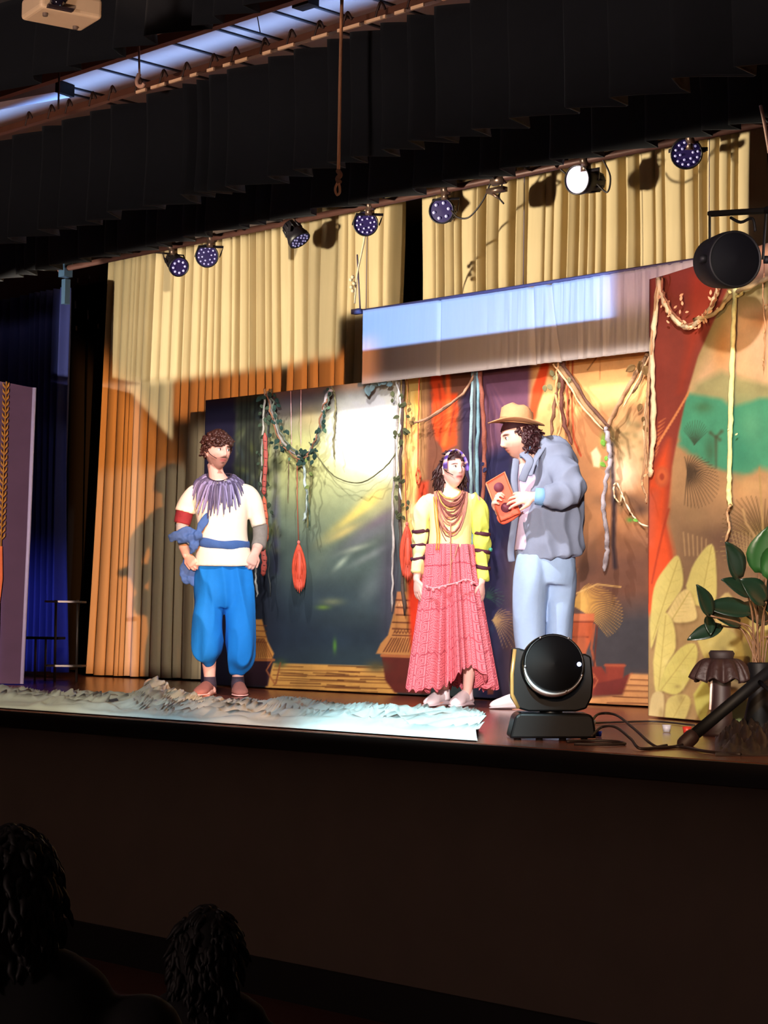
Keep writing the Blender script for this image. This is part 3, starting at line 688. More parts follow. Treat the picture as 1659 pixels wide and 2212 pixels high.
# ---- flat at far left
Yf = 8.59; fa, fb = onZ(-70, 1478, ST), onZ(44, 1480, ST)
e1 = onD(75, 836, (fb-CAM) @ FH); zt = e1[2]
def facep(px, py): return onD(px, py, (fb-CAM) @ FH+.02)
fl = thing('scenery_flat', 'tall purple brown stage flat with a white right edge at the far left', 'stage flat', fb)
lo, hi = onD(48, 1479, (fb-CAM) @ FH), onD(75, 838, (fb-CAM) @ FH)
lo2, hi2 = onD(-150, 1464, (fb-CAM) @ FH), onD(-128, 800, (fb-CAM) @ FH)
for q in (lo, lo2): q[2] = ST+.01
fv = np.array([lo, lo2, hi2, hi]); th_ = FH*.05
obj('panel', (np.vstack([fv, fv+th_]), [(0, 1, 2, 3), (7, 6, 5, 4), (0, 4, 5, 1), (1, 5, 6, 2), (2, 6, 7, 3), (3, 7, 4, 0)]), mat('flat purple', (96, 66, 84), .8, var=.25, scale=5), fl, smooth=False)
ed = [lo-FH*.01+R0*.012, hi-FH*.01+R0*.012]
obj('edge_tape', tube([lo-FH*.012, lo*.5+hi*.5-FH*.012+R0*.004, hi-FH*.012], [(.012, .016)]*3, 6, hint=FH), mat('white tape', (214, 200, 222), .6), fl)
fD = (fb-CAM) @ FH-.02
gl = []
for i in range(26):
    y = 832+i*13; xx = 13-i*.35
    for sg in (-1, 1):
        a_ = onD(xx, y+8, fD); b_ = onD(xx+sg*7, y-6, fD); gl.append(tube([a_, a_*.5+b_*.5+R0*sg*.006, b_], [.003, (.003, .009), .001], 6, hint=FH))
gl.append(tube([onD(14, 824, fD), onD(2, 1180, fD)], .006, 6))
obj('leaf_border', gl, mat('gold paint', (206, 140, 50), .5, var=.3), fl)
oc = [onD(x, y, fD) for x, y in ((-40, 1180), (5, 1180), (6, 1250), (0, 1300), (-2, 1400), (-40, 1400))]
obj('orange_patch', (np.vstack([oc, np.array(oc)-FH*.004]), [(0, 1, 2, 3, 4, 5), tuple(range(11, 5, -1))]), mat('orange paint', (240, 110, 30), .7), fl, smooth=False)
# ================================================================ LAMPS AND RIGGING
dk = mat('lamp black', (24, 20, 26), .45, var=.3); mt_ = mat('clamp metal', (120, 96, 84), .35, metal=.8, var=.3)
lensm = mat('lens violet', (40, 30, 78), .35, emit=.25); ledm = mat('led bead', (190, 184, 226), .3, emit=.45); bright = mat('lit lens', (220, 206, 246), .3, emit=.8)
YP = 9.0
zp = onY(800, 443, YP)[2]
bar = thing('lighting_bar', 'long brown horizontal pipe under the rear valance that carries the stage lamps', 'pipe', (-10, YP, zp))
obj('pipe', tube([(xAt(128, YP, 4.5), YP, zp), (-4.0, YP, zp)], .024, 10), mat('pipe rust', (84, 52, 44), .5, metal=.3, var=.3), bar)
for x_ in (-15.5, -12.3, -9.2, -6.4):
    obj('drop_rod', tube([(x_, YP, zp), (x_, YP, CZ-.001)], .008, 6), dk, bar)
e = onY(142, 572, YP)
obj('end_clamp', [box(e+[0, 0, -.02], (.08, .08, .16)), box(e+[.01, 0, -.22], (.05, .05, .2))], mat('steel blue', (60, 84, 110), .4, metal=.4), bar, smooth=False)
def par(px, py, rpx, dr, label, lit=False, L=.17, nled=12, topx=None):
    """LED par can: dr = lens direction in (right, up, towards viewer)"""
    c0 = onY(px, py, YP); ax = R0*dr[0]+np.array([0, 0, dr[1]])-FH*dr[2]; ax /= np.linalg.norm(ax)
    r = rpx*((c0-CAM) @ FW)/FPX
    back = c0-ax*L
    top = onY(topx or px+12, py-2.35*rpx, YP); top[2] = zp
    t = thing('par_lamp', label, 'stage lamp', top, 0, 'LED par lamps on the lighting bar')
    h = obj('housing', lathe(c0, [(r*.0, -L), (r*.55, -L), (r*.72, -L*.93), (r*.80, -L*.55), (r*.97, -L*.25), (r*1.04, -.03), (r*1.06, 0), (r*.98, .004), (r*.93, -.008)], 28, ax), dk, t)
    fins = []
    a = np.cross(ax, [0, 0, 1.]); a /= np.linalg.norm(a); b = np.cross(ax, a)
    for k in range(10):
        q = 2*PI*k/10; d = a*math.cos(q)+b*math.sin(q); fins.append(tube([c0-ax*L*.9+d*r*.74, c0-ax*L*.5+d*r*.84], .006, 5))
    obj('cooling_fins', fins, dk, h)
    ln = obj('lens', lathe(c0, [(r*.94, -.006), (r*.5, -.004), (0, -.003)], 28, ax), bright if lit else lensm, t)
    if not lit:
        bd_ = []
        rings = [(r*.74, nled), (r*.42, nled//2)] if nled > 8 else [(r*.62, nled)]
        for rr, n_ in rings:
            for k in range(n_):
                q = 2*PI*k/n_+.2; bd_.append(ball(c0+(a*math.cos(q)+b*math.sin(q))*rr, r*.085 if nled > 8 else r*.13, 8))
        obj('led_beads', bd_, ledm, ln)
    # yoke: U bracket up to clamp
    mid = c0-ax*L*.4; hx = np.cross(ax, [0, 0, 1.]); hx /= np.linalg.norm(hx)
    s1, s2 = mid+hx*r*1.12, mid-hx*r*1.12
    tz = zp-.06; u1, u2 = s1.copy(), s2.copy(); off = (top-mid)*np.array([1, 1, 0])*.75
    u1 = u1+off; u2 = u2+off; u1[2] = u2[2] = tz
    obj('yoke', tube([s1, s1*.5+u1*.5, u1, u2, s2*.5+u2*.5, s2], [(.004, .013)]*6, 6, hint=hx), dk, t, smooth=False)
    cl = [box((u1+u2)/2+[0, 0, .02], (.04, .05, .05)), tube([top+[-.02, 0, 0], top+[.02, 0, 0]], .038, 10)]
    obj('clamp', cl, mt_, t)
    return c0, back, top
par(387, 577, 21, (.35, -.45, .8), 'round LED lamp at the left end of the bar, tilted down to the right', L=.22, nled=8, topx=372)
par(447, 553, 24, (.05, -.15, 1), 'second LED lamp from the left, facing straight at the hall')
par(648, 520, 24, (.55, -.85, .30), 'third LED lamp from the left, its beaded lens tipped steeply downward', L=.16, topx=640)
par(790, 483, 26, (0, -.12, 1), 'LED lamp nearest the right of the hanging rope, above the pale cord')
par(953, 455, 27, (-.3, -.12, .9), 'LED lamp with six large beads in front of the black gap between curtains', nled=6)
par(1246, 388, 31, (-.62, -.12, .75), 'lamp with a glowing white lens, aimed left', lit=True, L=.24, topx=1266)
par(1483, 332, 33, (-.1, -.42, .85), 'LED lamp at the right end of the bar, tilted down', L=.18, nled=12)
# loose clamp
cc = onY(1078, 366, YP); cc[2] = zp-.01
lc = thing('pipe_clamp', 'empty metal clamp with a cable tie on the bar between the two middle right lamps', 'clamp', cc)
obj('jaw', [tube([cc+[-.05, 0, 0], cc+[.05, 0, 0]], .034, 10), box(cc+[0, -.02, -.07], (.14, .05, .03)), tube([cc+[-.05, -.02, -.08], cc+[.02, -.02, -.12]], .01, 6)], mt_, lc)
wire = mat('cable black', (30, 18, 16), .6)
def cable(name, pts, r, label, cat='cable', Yc=YP, m_=None, fn=None):
    w = [(fn or (lambda x, y: onY(x, y, Yc)))(x, y) for x, y in pts]
    return tag(obj(name, tube(smooth_path(w, 7), r, 6), m_ or wire), label, cat)
cable('lamp_cable', [(975, 455), (990, 470), (1015, 468), (1045, 430), (1062, 385), (1065, 365)], .006, 'thin cable drooping from the six-bead lamp to the empty clamp')
cable('lamp_cable', [(1075, 368), (1100, 385), (1135, 370), (1150, 345)], .006, 'thin looping cable right of the empty clamp')
cable('lamp_cable', [(1080, 375), (1084, 400), (1078, 425), (1088, 440)], .006, 'cable end dangling straight down below the empty clamp')
cable('lamp_cable', [(1195, 340), (1208, 362), (1222, 375)], .006, 'short cable entering the left side of the glowing lamp')
cable('lamp_cable', [(1290, 398), (1312, 415), (1318, 380), (1300, 340), (1292, 318)], .006, 'cable looping down on the right of the glowing lamp')
cable('lamp_cable', [(1515, 300), (1540, 290), (1555, 262), (1575, 250), (1600, 252), (1640, 235)], .006, 'cable running right from the rightmost small lamp')
cable('lamp_cable', [(340, 535), (300, 540), (330, 545), (372, 548)], .006, 'cable lying slack beside the leftmost LED lamp')
# big silhouetted spot on a drop arm
Yk = 7.1
k0 = onY(1588, 560, Yk); dpx = ((k0-CAM) @ FW)/FPX; rk = 62*dpx
ks = thing('flood_lamp', 'big dark round lamp on a hanging bracket at the right edge', 'stage lamp', onY(1588, 460, Yk))
axk = -FH*.95+R0*.25+np.array([0, 0, -.1]); axk /= np.linalg.norm(axk)
kb = mat('lamp matt black', (7, 6, 8), .6, spec=.2)
obj('housing', lathe(k0, [(0, -.26), (rk*.6, -.26), (rk*.9, -.2), (rk, -.06), (rk, 0), (rk*.94, .01), (rk*.9, -.004)], 40, axk), kb, ks)
obj('front_glass', lathe(k0, [(rk*.92, 0), (rk*.6, .012), (0, .02)], 32, axk), mat('dark glass', (6, 6, 9), .6, spec=.05), ks)
for sg in (-1, 1): obj('side_knob', lathe(k0+R0*sg*rk, [(0, .0), (.018, 0), (.018, .03), (0, .03)], 12, R0*sg), kb, ks)
pL, pR = onY(1533, 462, Yk), onY(1655, 455, Yk)
obj('bracket', [tube([onY(1533, 545, Yk), pL], [(.006, .02)]*2, 6, hint=R0), tube([pL, pR], [(.014, .02)]*2, 6, hint=np.array([0, 0, 1.])), tube([onY(1648, 560, Yk), pR], [(.006, .02)]*2, 6, hint=R0)], kb, ks, smooth=False)
obj('safety_loop', tube(smooth_path([onY(x, y, Yk) for x, y in ((1578, 470), (1600, 480), (1625, 472), (1632, 500))], 5), .007, 6), kb, ks)
top = onY(1700, 458, Yk); 
obj('drop_pipe', [tube([pR, top], .02, 8), tube([top-[0, 0, .1], [top[0], top[1], CZ]], .024, 8)], kb, ks)
# rope with hook in front of the valances
def rope_(pts, Yc, r, label, name='rope', m_=None, loop=None):
    w = [onY(x, y, Yc) for x, y in pts]
    t = thing(name, label, 'rope', w[0])
    obj('cord', tube(smooth_path(w, 5), r, 7), m_ or mat('hemp rope', (206, 140, 98), .8, bump=.5, bscale=200), t)
    return t
rp = rope_([(739, -30), (738, 20), (735, 150), (733, 270), (731, 370)], 6.2, .0085, 'thick tan rope hanging in front of the black valances, ending in a looped knot')
kn = [tube(smooth_path([onY(x, y, 6.2) for x, y in ((730, 368), (735, 378), (729, 386), (734, 394))], 4), .012, 7)]
obj('knot', kn, mat('rope whipping', (120, 76, 50), .8), rp)
obj('end_loop', tube(smooth_path([onY(x, y, 6.2) for x, y in ((730, 392), (724, 408), (728, 421), (734, 415), (733, 400), (730, 392))], 5), .006, 6), MATS['hemp rope'], rp)
rp2 = rope_([(299, 60), (300, 110), (301, 160)], 6.2, .006, 'short pale wire with a hook end in front of the blue ceiling strip', 'hook_wire', mat('pale wire', (206, 160, 140), .6))
obj('end_hook', tube(smooth_path([onY(x, y, 6.2) for x, y in ((301, 160), (296, 174), (299, 185), (308, 186), (312, 180))], 5), .012, 7), MATS['pale wire'], rp2)
w_ = onY(299, 60, 6.2); obj('upper_wire', tube([w_, (w_[0], w_[1], CZ)], .004, 5), MATS['pale wire'], rp2)
rp3 = rope_([(1643, 228), (1652, 270), (1662, 330)], 7.6, .008, 'pale thin cord hanging at the right edge above the big dark lamp', 'hanging_rope', MATS['pale wire'])
# projector
pj = onY(132, 40, 5.0); D = (pj-CAM) @ FH
pr = thing('projector', 'cream ceiling projector hanging at the top left corner', 'projector', pj, 0)
cream = mat('projector cream', (232, 196, 160), .5, var=.05)
q = [onD(66, 44, D-.10), onD(132, 76, D-.02), onD(198, 44, D+.10), onD(134, 22, D+.02)]
b0 = (q[0]+q[2])/2; ex = (q[1]-q[0]); ex[2] = 0; Lx = np.linalg.norm(ex); ex /= Lx; ey = np.array([-ex[1], ex[0], 0])
Mx = np.array([ex, ey, [0, 0, 1]])
o_ = bevel(obj('body', box(b0+[0, 0, .05], (.30, .235, .095), Mx), cream, pr, smooth=False), .018, 3)
obj('vent_grille', [box(b0+ex*.152+ey*(-.07+.02*k)+[0, 0, .05], (.004, .008, .05), Mx) for k in range(8)], mat('vent taupe', (120, 92, 74), .6), pr, smooth=False)
obj('lens', lathe(b0-ey*.12+ex*-.07+[0, 0, .05], [(0, .03), (.030, .03), (.038, .0), (.038, -.02)], 20, -ey), mat('projector lens', (26, 22, 34), .1, coat=1), pr)
obj('lens_hood', [box(b0-ey*.125+ex*-.06+[0, 0, .085], (.13, .05, .02), Mx), box(b0-ey*.122+ex*-.06+[0, 0, .012], (.12, .03, .012), Mx)], mat('hood dark', (50, 36, 40), .5), pr, smooth=False)
for v_ in (ex*.09+ey*.05, ex*-.1-ey*.05): obj('foot', lathe(b0+v_, [(0, -.012), (.012, -.012), (.012, .004)], 12), mat('foot grey', (110, 90, 80), .6), pr)
obj('mount_pole', [tube([b0+[0, 0, .09], b0+[0, 0, CZ-b0[2]]], .022, 12), box(b0+[0, 0, .115], (.16, .12, .03), Mx)], cream, pr)
# small black things on the ceiling
s0 = onZ(548, 4, CZ-.1)
sp = thing('ceiling_microphone', 'small dark round fitting on a thin wire below the blue ceiling at the top', 'fitting', s0)
obj('head', ball(onY(550, 2, 6.9), (.03, .03, .035), 14), kb, sp); a_ = onY(550, 2, 6.9); obj('wire', tube([a_, (a_[0], a_[1], CZ)], .005, 6), kb, sp); obj('lower_wire', tube([a_, onY(562, 70, 6.9)], .003, 5), kb, sp)
s1 = onZ(660, 8, CZ-.02); bb = tag(obj('ceiling_vent', box(s1, (.13, .08, .04)), kb, smooth=False), 'small flat black box on the blue ceiling left of the hanging rope', 'fitting')
# blue boxed light fitting left
f0, f1 = onZ(-60, 238, CZ-.07), onZ(140, 202, CZ-.07)
fx = thing('ceiling_fixture', 'long boxed fitting on the blue lit ceiling at the left edge', 'fitting', (f0+f1)/2)
dd = (f1-f0); l_ = np.linalg.norm(dd); dd /= l_; Mf = np.array([dd, [-dd[1], dd[0], 0], [0, 0, 1]])
obj('casing', box((f0+f1)/2+[0, 0, .03], (l_, .14, .07), Mf), mat('fixture blue grey', (150, 160, 176), .6), fx, smooth=False)
obj('end_cap', box(f1+[0, 0, .03], (.03, .145, .075), Mf), kb, fx, smooth=False)
# ---- moving head on the stage edge
mb = onZ(1192, 1597, ST); mb[1] = max(mb[1], LIP+.17); Dm = (mb-CAM) @ FH; sm = Dm/FPX
def q_(px, py, dy=0.): return onD(px, py, Dm+dy)
mh = thing('moving_head_lamp', 'large black moving head lamp standing on the stage edge, seen from behind its chrome ring', 'stage lamp', mb)
gb = mat('gloss black', (6, 6, 8), .4, spec=.2)
def prism(pts, t, cx=0.):
    f_ = [np.asarray(p) for p in pts]; n = len(f_); V = np.array([p-FH*t/2 for p in f_]+[p+FH*t/2 for p in f_])
    F = [tuple(range(n)), tuple(range(2*n-1, n-1, -1))]+[(i, i+n, (i+1) % n+n, (i+1) % n) for i in range(n)]
    return V, F
bevel(obj('base', prism([q_(x, y) for x, y in ((1097, 1592), (1108, 1546), (1118, 1538), (1268, 1540), (1276, 1548), (1282, 1592))], .26), gb, mh, smooth=False), .01)
for x in (1118, 1165, 1215, 1262):
    for d_ in (-.1, .1): obj('foot', lathe(q_(x, 1590, d_)*[1, 1, 0]+[0, 0, ST], [(0, 0), (.016, 0), (.014, .035), (0, .035)], 12), kb, mh)
obj('swivel_neck', lathe(q_(1190, 1540)*[1, 1, 0]+[0, 0, q_(1190, 1542)[2]], [(.05, 0), (.05, .03), (.04, .04), (.04, .06)], 20), gb, mh)
yk = [(1104, 1400), (1100, 1470), (1104, 1508), (1118, 1530), (1140, 1536), (1242, 1536), (1264, 1530), (1276, 1505), (1279, 1470), (1274, 1418), (1262, 1412), (1246, 1412), (1246, 1440), (1238, 1480), (1210, 1505), (1165, 1505), (1142, 1480), (1134, 1440), (1136, 1405), (1120, 1400)]
yo = obj('yoke', prism([q_(x, y) for x, y in yk], .12), gb, mh, smooth=False); bevel(yo, .008, 2)
obj('yoke_trim', tube([q_(1112, 1402, -.07), q_(1106, 1455, -.07), q_(1106, 1500, -.07), q_(1120, 1530, -.07)], [(.003, .009)]*4, 6, hint=FH), mat('brass edge', (200, 150, 90), .3, metal=.6), mh)
hc_ = q_(1190, 1441, -.02); rh = 66*sm; axm = -FH*.96+R0*.05+np.array([0, 0, .14]); axm /= np.linalg.norm(axm)
obj('head', lathe(hc_, [(0, -.20), (rh*.55, -.19), (rh*.85, -.14), (rh*1.02, -.05), (rh*1.04, .03), (rh*1.0, .09), (rh*.93, .11), (rh*.90, .095)], 48, axm), gb, mh)
obj('front_lens', lathe(hc_+axm*.098, [(rh*.92, 0), (rh*.6, .012), (0, .02)], 40, axm), mat('black lens', (4, 4, 6), .5, spec=.06), mh)
a_ = np.cross(axm, [0, 0, 1.]); a_ /= np.linalg.norm(a_); b_ = np.cross(a_, axm)
arc = [hc_+axm*.10+(a_*math.cos(t)+b_*math.sin(t))*rh*.97 for t in np.linspace(PI+.35, 2*PI-.1, 30)]
wq = [(.005+.006*math.sin(PI*i/29), .003+.013*math.sin(PI*(i/29)**1.4)) for i in range(30)]
obj('chrome_ring', tube(arc, wq, 8, hint=axm), mat('chrome', (236, 238, 245), .30, metal=1., var=.02), mh)
for t in (PI/2+.5, PI/2-.5, PI+.4, -.1, 1.5*PI-.4): obj('ring_screw', ball(hc_+axm*.112+(a_*math.cos(t)+b_*math.sin(t))*rh*.95, .006, 8), MATS['chrome'], mh)
obj('status_light', ball(hc_+axm*.11+a_*-.80*rh, .010, 10), mat('status blue', (190, 205, 255), .3, emit=2.5), mh)
# ---- floor cables
fl_ = lambda x, y: onZ(x, y, ST)+[0, 0, .007]
def fcable(pts, lift, label, r=.006):
    w = [onZ(x, y, ST)+[0, 0, .008+(h)] for (x, y), h in zip(pts, lift)]
    return tag(obj('power_cable', tube(smooth_path(w, 7), r, 6), wire), label, 'cable')
fcable([(1275, 1598), (1292, 1590), (1330, 1592), (1370, 1604), (1420, 1618), (1480, 1612)], [.06, .09, .09, .05, 0, 0], 'black cable arching highest from the moving head lamp toward the tripod leg')
fcable([(1278, 1604), (1300, 1600), (1330, 1606), (1362, 1616), (1385, 1622), (1440, 1614)], [.02, .05, .06, .03, 0, 0], 'lower black cable leaving the moving head lamp and crossing the other')
fcable([(1225, 1606), (1270, 1604), (1330, 1606), (1350, 1611), (1310, 1612), (1240, 1611)], [0, 0, 0, 0, 0, 0], 'flat loop of black cable right at the base of the moving head lamp')
fcable([(1270, 1566), (1340, 1563), (1420, 1562), (1500, 1570)], [0]*4, 'straight thin black cable lying along the foot of the painted right cloth', .005)
fcable([(1385, 1622), (1420, 1620), (1470, 1618), (1530, 1628), (1600, 1634)], [0]*5, 'black cable running right behind the tripod foot')
def bit(px, py, rr, col, label):
    w = onZ(px, py, ST); n_ = 'mat_'+label[:12]
    t = thing('plastic_cup', label, 'stage litter', w)
    obj('cup', lathe(w, [(0, .002), (rr*.75, .002), (rr, rr*1.6), (rr*.9, rr*1.6), (rr*.65, .01), (0, .01)], 16), mat(n_, col, .35, emit=0), t)
bit(1293, 1592, .016, (60, 90, 250), 'small bright blue cup beside the moving head lamp')
bit(1279, 1570, .020, (200, 196, 200), 'small grey white cup behind the moving head lamp')
bit(1440, 1582, .022, (190, 196, 220), 'small pale cup at the foot of the right painted cloth')
bit(1484, 1586, .022, (200, 60, 50), 'small red cup left of the tripod leg')
# ---- tripod leg
ta, tb = onZ(1480, 1612, ST)+[0, 0, .03], None
Dt = (ta-CAM) @ FH; tp = thing('speaker_tripod', 'thick black tripod leg slanting up to the right edge of the stage', 'tripod', ta)
p1, p2 = onD(1484, 1600, Dt), onD(1720, 1402, Dt+.05)
obj('leg', tube([p1, p2], .026, 12), kb, tp); obj('rubber_foot', tube([onD(1479, 1606, Dt), onD(1494, 1592, Dt)], .033, 12, round_=True), mat('foot rubber', (40, 22, 22), .6), tp)
g2 = onZ(1760, 1640, ST); obj('pole', tube([g2, g2+[0, 0, 1.2]], .022, 12), kb, tp)
obj('brace', tube([p1*.35+p2*.65, g2+[0, 0, .12]], .010, 8), kb, tp)
# ================================================================ VINES, SHEET, PLANTS
def leafgeo(c, d, L, wd_, nrm=None, curl=.25, n=6):
    """one leaf blade from stalk end c along d"""
    d = np.asarray(d, float); d /= np.linalg.norm(d)
    nrm = -FH if nrm is None else np.asarray(nrm, float)
    s = np.cross(d, nrm); s /= np.linalg.norm(s); up = np.cross(s, d); V = []
    for i in range(n+1):
        t = i/n; w = wd_*.5*math.sin(PI*min(1, t*.93+.05))**.8*(1.25-.5*t)
        ctr = np.asarray(c)+d*L*t-up*curl*L*t*t*.6
        V += [ctr+s*w+up*.18*w, ctr+s*w*.5+up*.03*w, ctr-up*.06*wd_, ctr-s*w*.5+up*.03*w, ctr-s*w+up*.18*w]
    return np.array(V), gridF(4, n)
YV = YB-.10
def S_(Y=YV): return .0030
def vine(label, strands, leaves=(), Y=YV, cat='vine', name='hanging_vine', leafcol=(70, 96, 74), seed=0, group=None):
    """strands: (points px, radius px, colour, wiggle px)"""
    r = random.Random(seed or len(label)*7); first = onY(*strands[0][0][0], Y)
    t = thing(name, label, cat, first, 0, group)
    for k, (pts, rp_, col, wig) in enumerate(strands):
        p = smooth_path(pts, 6)
        p = [(x+r.uniform(-wig, wig), y) for x, y in p]
        dz = .012*(k % 3)
        w = np.array([onY(x, y, Y-dz+.012*math.sin(i*1.3)) for i, (x, y) in enumerate(p)])
        rr = [rp_*.003*(.8+.4*r.random()) for _ in w]; rr[-1] *= .4
        obj('stem' if rp_ > 1.2 else 'cord', tube(w, rr, 7), mat('vine %d %d %d' % col, col, .8, var=.3, scale=30, bump=.4), t)
    if leaves:
        g = []
        for (x, y, sz, *c_) in leaves:
            a = r.uniform(0, 2*PI); d = R0*math.cos(a)*.8+np.array([0, 0, -abs(math.sin(a))-.2])-FH*r.uniform(-.3, .5)
            g.append(leafgeo(onY(x, y, Y-.03), d, sz*.003*1.9, sz*.003*1.3, -FH+R0*r.uniform(-.5, .5)+np.array([0, 0, r.uniform(-.4, .4)]), n=4))
        o = obj('foliage', g, mat('leaf %d %d %d' % leafcol, leafcol, .9, var=.35, scale=12, spec=.1), t); solid(o, .002)
    return t
def around(pts, n, sp, sz, seed):
    r = random.Random(seed); p = smooth_path(pts, 8); return [(p[r.randrange(len(p))][0]+r.uniform(-sp, sp), p[r.randrange(len(p))][1]*0+q[1]+r.uniform(-sp, sp), r.uniform(*sz)) for q in [p[r.randrange(len(p))] for _ in range(n)]] if False else [(q[0]+r.uniform(-sp, sp), q[1]+r.uniform(-sp, sp), r.uniform(*sz)) for q in [p[r.randrange(len(p))] for _ in range(n)]]
GR, DK, BR, OL, PL = (128, 122, 116), (54, 44, 36), (120, 76, 50), (90, 88, 50), (206, 180, 146)
sw = [(578, 845), (590, 900), (612, 955), (645, 985), (670, 975), (690, 925), (702, 875), (714, 838)]
vine('leafy grey garland swagging from the top left of the painted backdrop', [(sw, 4, GR, 2), ([(x+5, y-4) for x, y in sw], 2.6, (84, 92, 78), 4), ([(x-3, y+6) for x, y in sw], 2, BR, 4)],
     around(sw[:5], 46, 16, (5, 10), 3)+around(sw[4:], 16, 8, (4, 8), 4), leafcol=(34, 52, 46), seed=11)
vine('pale loop of vine bent over at the top beside the painted sun', [([(700, 900), (706, 860), (716, 838), (724, 860), (724, 900), (721, 950), (723, 992)], 2.4, (110, 104, 70), 1.5), ([(698, 890), (708, 850), (718, 842)], 5, (160, 150, 150), 1)], [(714, 880, 6), (700, 925, 7)], seed=12)
vine('bundle of grey vines hanging left of the sun beside the man in blue trousers', [([(572, 840), (570, 900), (566, 980), (564, 1060)], 2.6, (150, 146, 136), 1.5), ([(580, 840), (580, 920), (576, 1000), (574, 1100), (580, 1200), (583, 1290)], 1.8, (40, 44, 44), 2), ([(560, 1190), (553, 1240), (556, 1290)], 3, (140, 140, 136), 2)],
     around([(572, 870), (568, 1000), (575, 1130)], 22, 12, (5, 9), 6), leafcol=(50, 62, 48), seed=13)
# red segmented lantern strips
def beadstrip(pts, wpx, col, label, tail=True, n=8, nm='feather_tassel'):
    w = [onY(x, y, YV-.05) for x, y in smooth_path(pts, 6)]
    t = thing(nm, label, 'hanging ornament', w[0])
    rr = [wpx*.0015*(.75+.35*abs(math.sin(i*.9))) for i in range(len(w))]; rr[-1] *= .2; rr[0] *= .4
    obj('strip', tube(w, [(a_, a_*.5) for a_ in rr], 10, hint=R0), mat('ornament %d' % col[0]+str(col[1]), col, .7, var=.35, scale=25), t)
    g = []
    for i in range(2, len(w)-2, 2): g.append(tube([w[i]-R0*rr[i]*1.02+np.array([0, 0, .004]), w[i]-FH*rr[i]*.55, w[i]+R0*rr[i]*1.02-np.array([0, 0, .004])], .003, 5))
    obj('binding', g, mat('binding brown', (70, 26, 24), .8), t)
    return t
beadstrip([(572, 935), (574, 990), (571, 1040), (570, 1070)], 11, (140, 56, 46), 'upper red wrapped strip hanging in the grey vines left of the painted sun', nm='wrapped_strip')
beadstrip([(570, 1072), (575, 1120), (577, 1170)], 10, (160, 70, 40), 'lower orange red wrapped strip in the vines left of the painted sun', nm='wrapped_strip')
beadstrip([(566, 1180), (571, 1210), (568, 1245)], 14, (150, 60, 50), 'dark red wrapped tail beside the hand of the man in blue trousers', nm='wrapped_strip')
def tassel(px, y0, y1, y2, wpx, col, label):
    top = onY(px-3, y0, YV); t = thing('feather_tassel', label, 'hanging ornament', top, 0, 'orange tassels on strings')
    k = onY(px, y1, YV-.02); e = onY(px+2, y2, YV-.02)
    obj('string', tube([top, onY(px-3, (y0+y1)/2, YV), k], .0035, 6), mat('string red brown', (150, 72, 50), .8), t)
    obj('knot', ball(k, (.012, .012, .016), 10), mat('knot rose', (190, 90, 80), .8), t)
    g = []
    for i in range(7):
        a = (i-3)/3; g.append(leafgeo(k+np.array([0, 0, -.005]), (e-k)+R0*a*.03, np.linalg.norm(e-k)*(1-.1*abs(a)), wpx*.003*.55, -FH+R0*a*1.1, curl=-.05+.0*a, n=8))
        g[-1][0][:, :] += R0*a*wpx*.003*.28*np.sin(np.linspace(0, PI, 9)).repeat(5)[:, None]
    solid(obj('feathers', g, mat('feather orange', col, .6, var=.4, scale=22), t), .003)
    g2 = ball((k*.5+e*.5)*.95+(k*.55+e*.45)*.05, (.030, .025, .115), 14)
    obj('core', g2, MATS['feather orange'], t)
tassel(645, 985, 1172, 1280, 25, (186, 66, 42), 'orange feather tassel on a long string in front of the misty sky')
tassel(879, 1000, 1132, 1255, 25, (186, 66, 42), 'orange feather tassel just left of the girl in the pink skirt')
vine('dark thin vine swagging low across the painted sun', [([(668, 955), (690, 992), (722, 1028), (765, 1043), (800, 1034), (840, 1000), (862, 965)], 1.6, (84, 84, 52), 1)], seed=14)
vine('two thin pink cords hanging straight down at the garland', [([(628, 845), (629, 900), (630, 965)], .8, (200, 150, 150), 0), ([(650, 842), (650, 900), (650, 965)], .8, (200, 150, 150), 0)], seed=15, name='hanging_rope', cat='cord')
vine('short brown twig hanging under the left end of the garland', [([(624, 985), (623, 1030), (622, 1088)], 1.3, (96, 80, 56), .5)], [(625, 988, 5)], seed=16)
vine('grey green frayed leaf strands dangling under the middle of the garland', [([(656, 985), (658, 1030), (664, 1080), (656, 1125)], 3.5, (150, 164, 160), 2), ([(668, 985), (672, 1030), (668, 1080), (664, 1140)], 2.6, OL, 2), ([(664, 1070), (668, 1110), (670, 1145)], 2, (60, 76, 60), 1)], [(668, 1020, 7), (668, 1050, 7), (662, 990, 6)], leafcol=(96, 110, 60), seed=17)
cb = [(862, 812), (859, 900), (852, 1000), (848, 1100), (849, 1200), (846, 1322)]
vine('tall leafy bundle of grey and dark vines left of the girl', [(cb, 3, (150, 144, 140), 1.5), ([(872, 812), (866, 950), (864, 1050), (866, 1180), (874, 1330)], 4, (66, 48, 40), 1.5), ([(856, 815), (866, 900), (856, 980), (868, 1080)], 2.2, (186, 184, 180), 2), ([(880, 815), (876, 950), (880, 1060)], 1.8, (150, 100, 50), 2)],
     around([(862, 840), (866, 960), (868, 1120)], 30, 16, (5, 9), 8), leafcol=(66, 70, 48), seed=18)
vine('thin red brown string with an oval bead above the girl on the left', [([(905, 806), (904, 900), (903, 1010)], 1.5, (190, 74, 40), .8), ([(903, 1010), (899, 1028), (903, 1046), (908, 1028), (903, 1010)], 2.2, (214, 84, 44), 0)], seed=19, name='beaded_string', cat='hanging ornament')
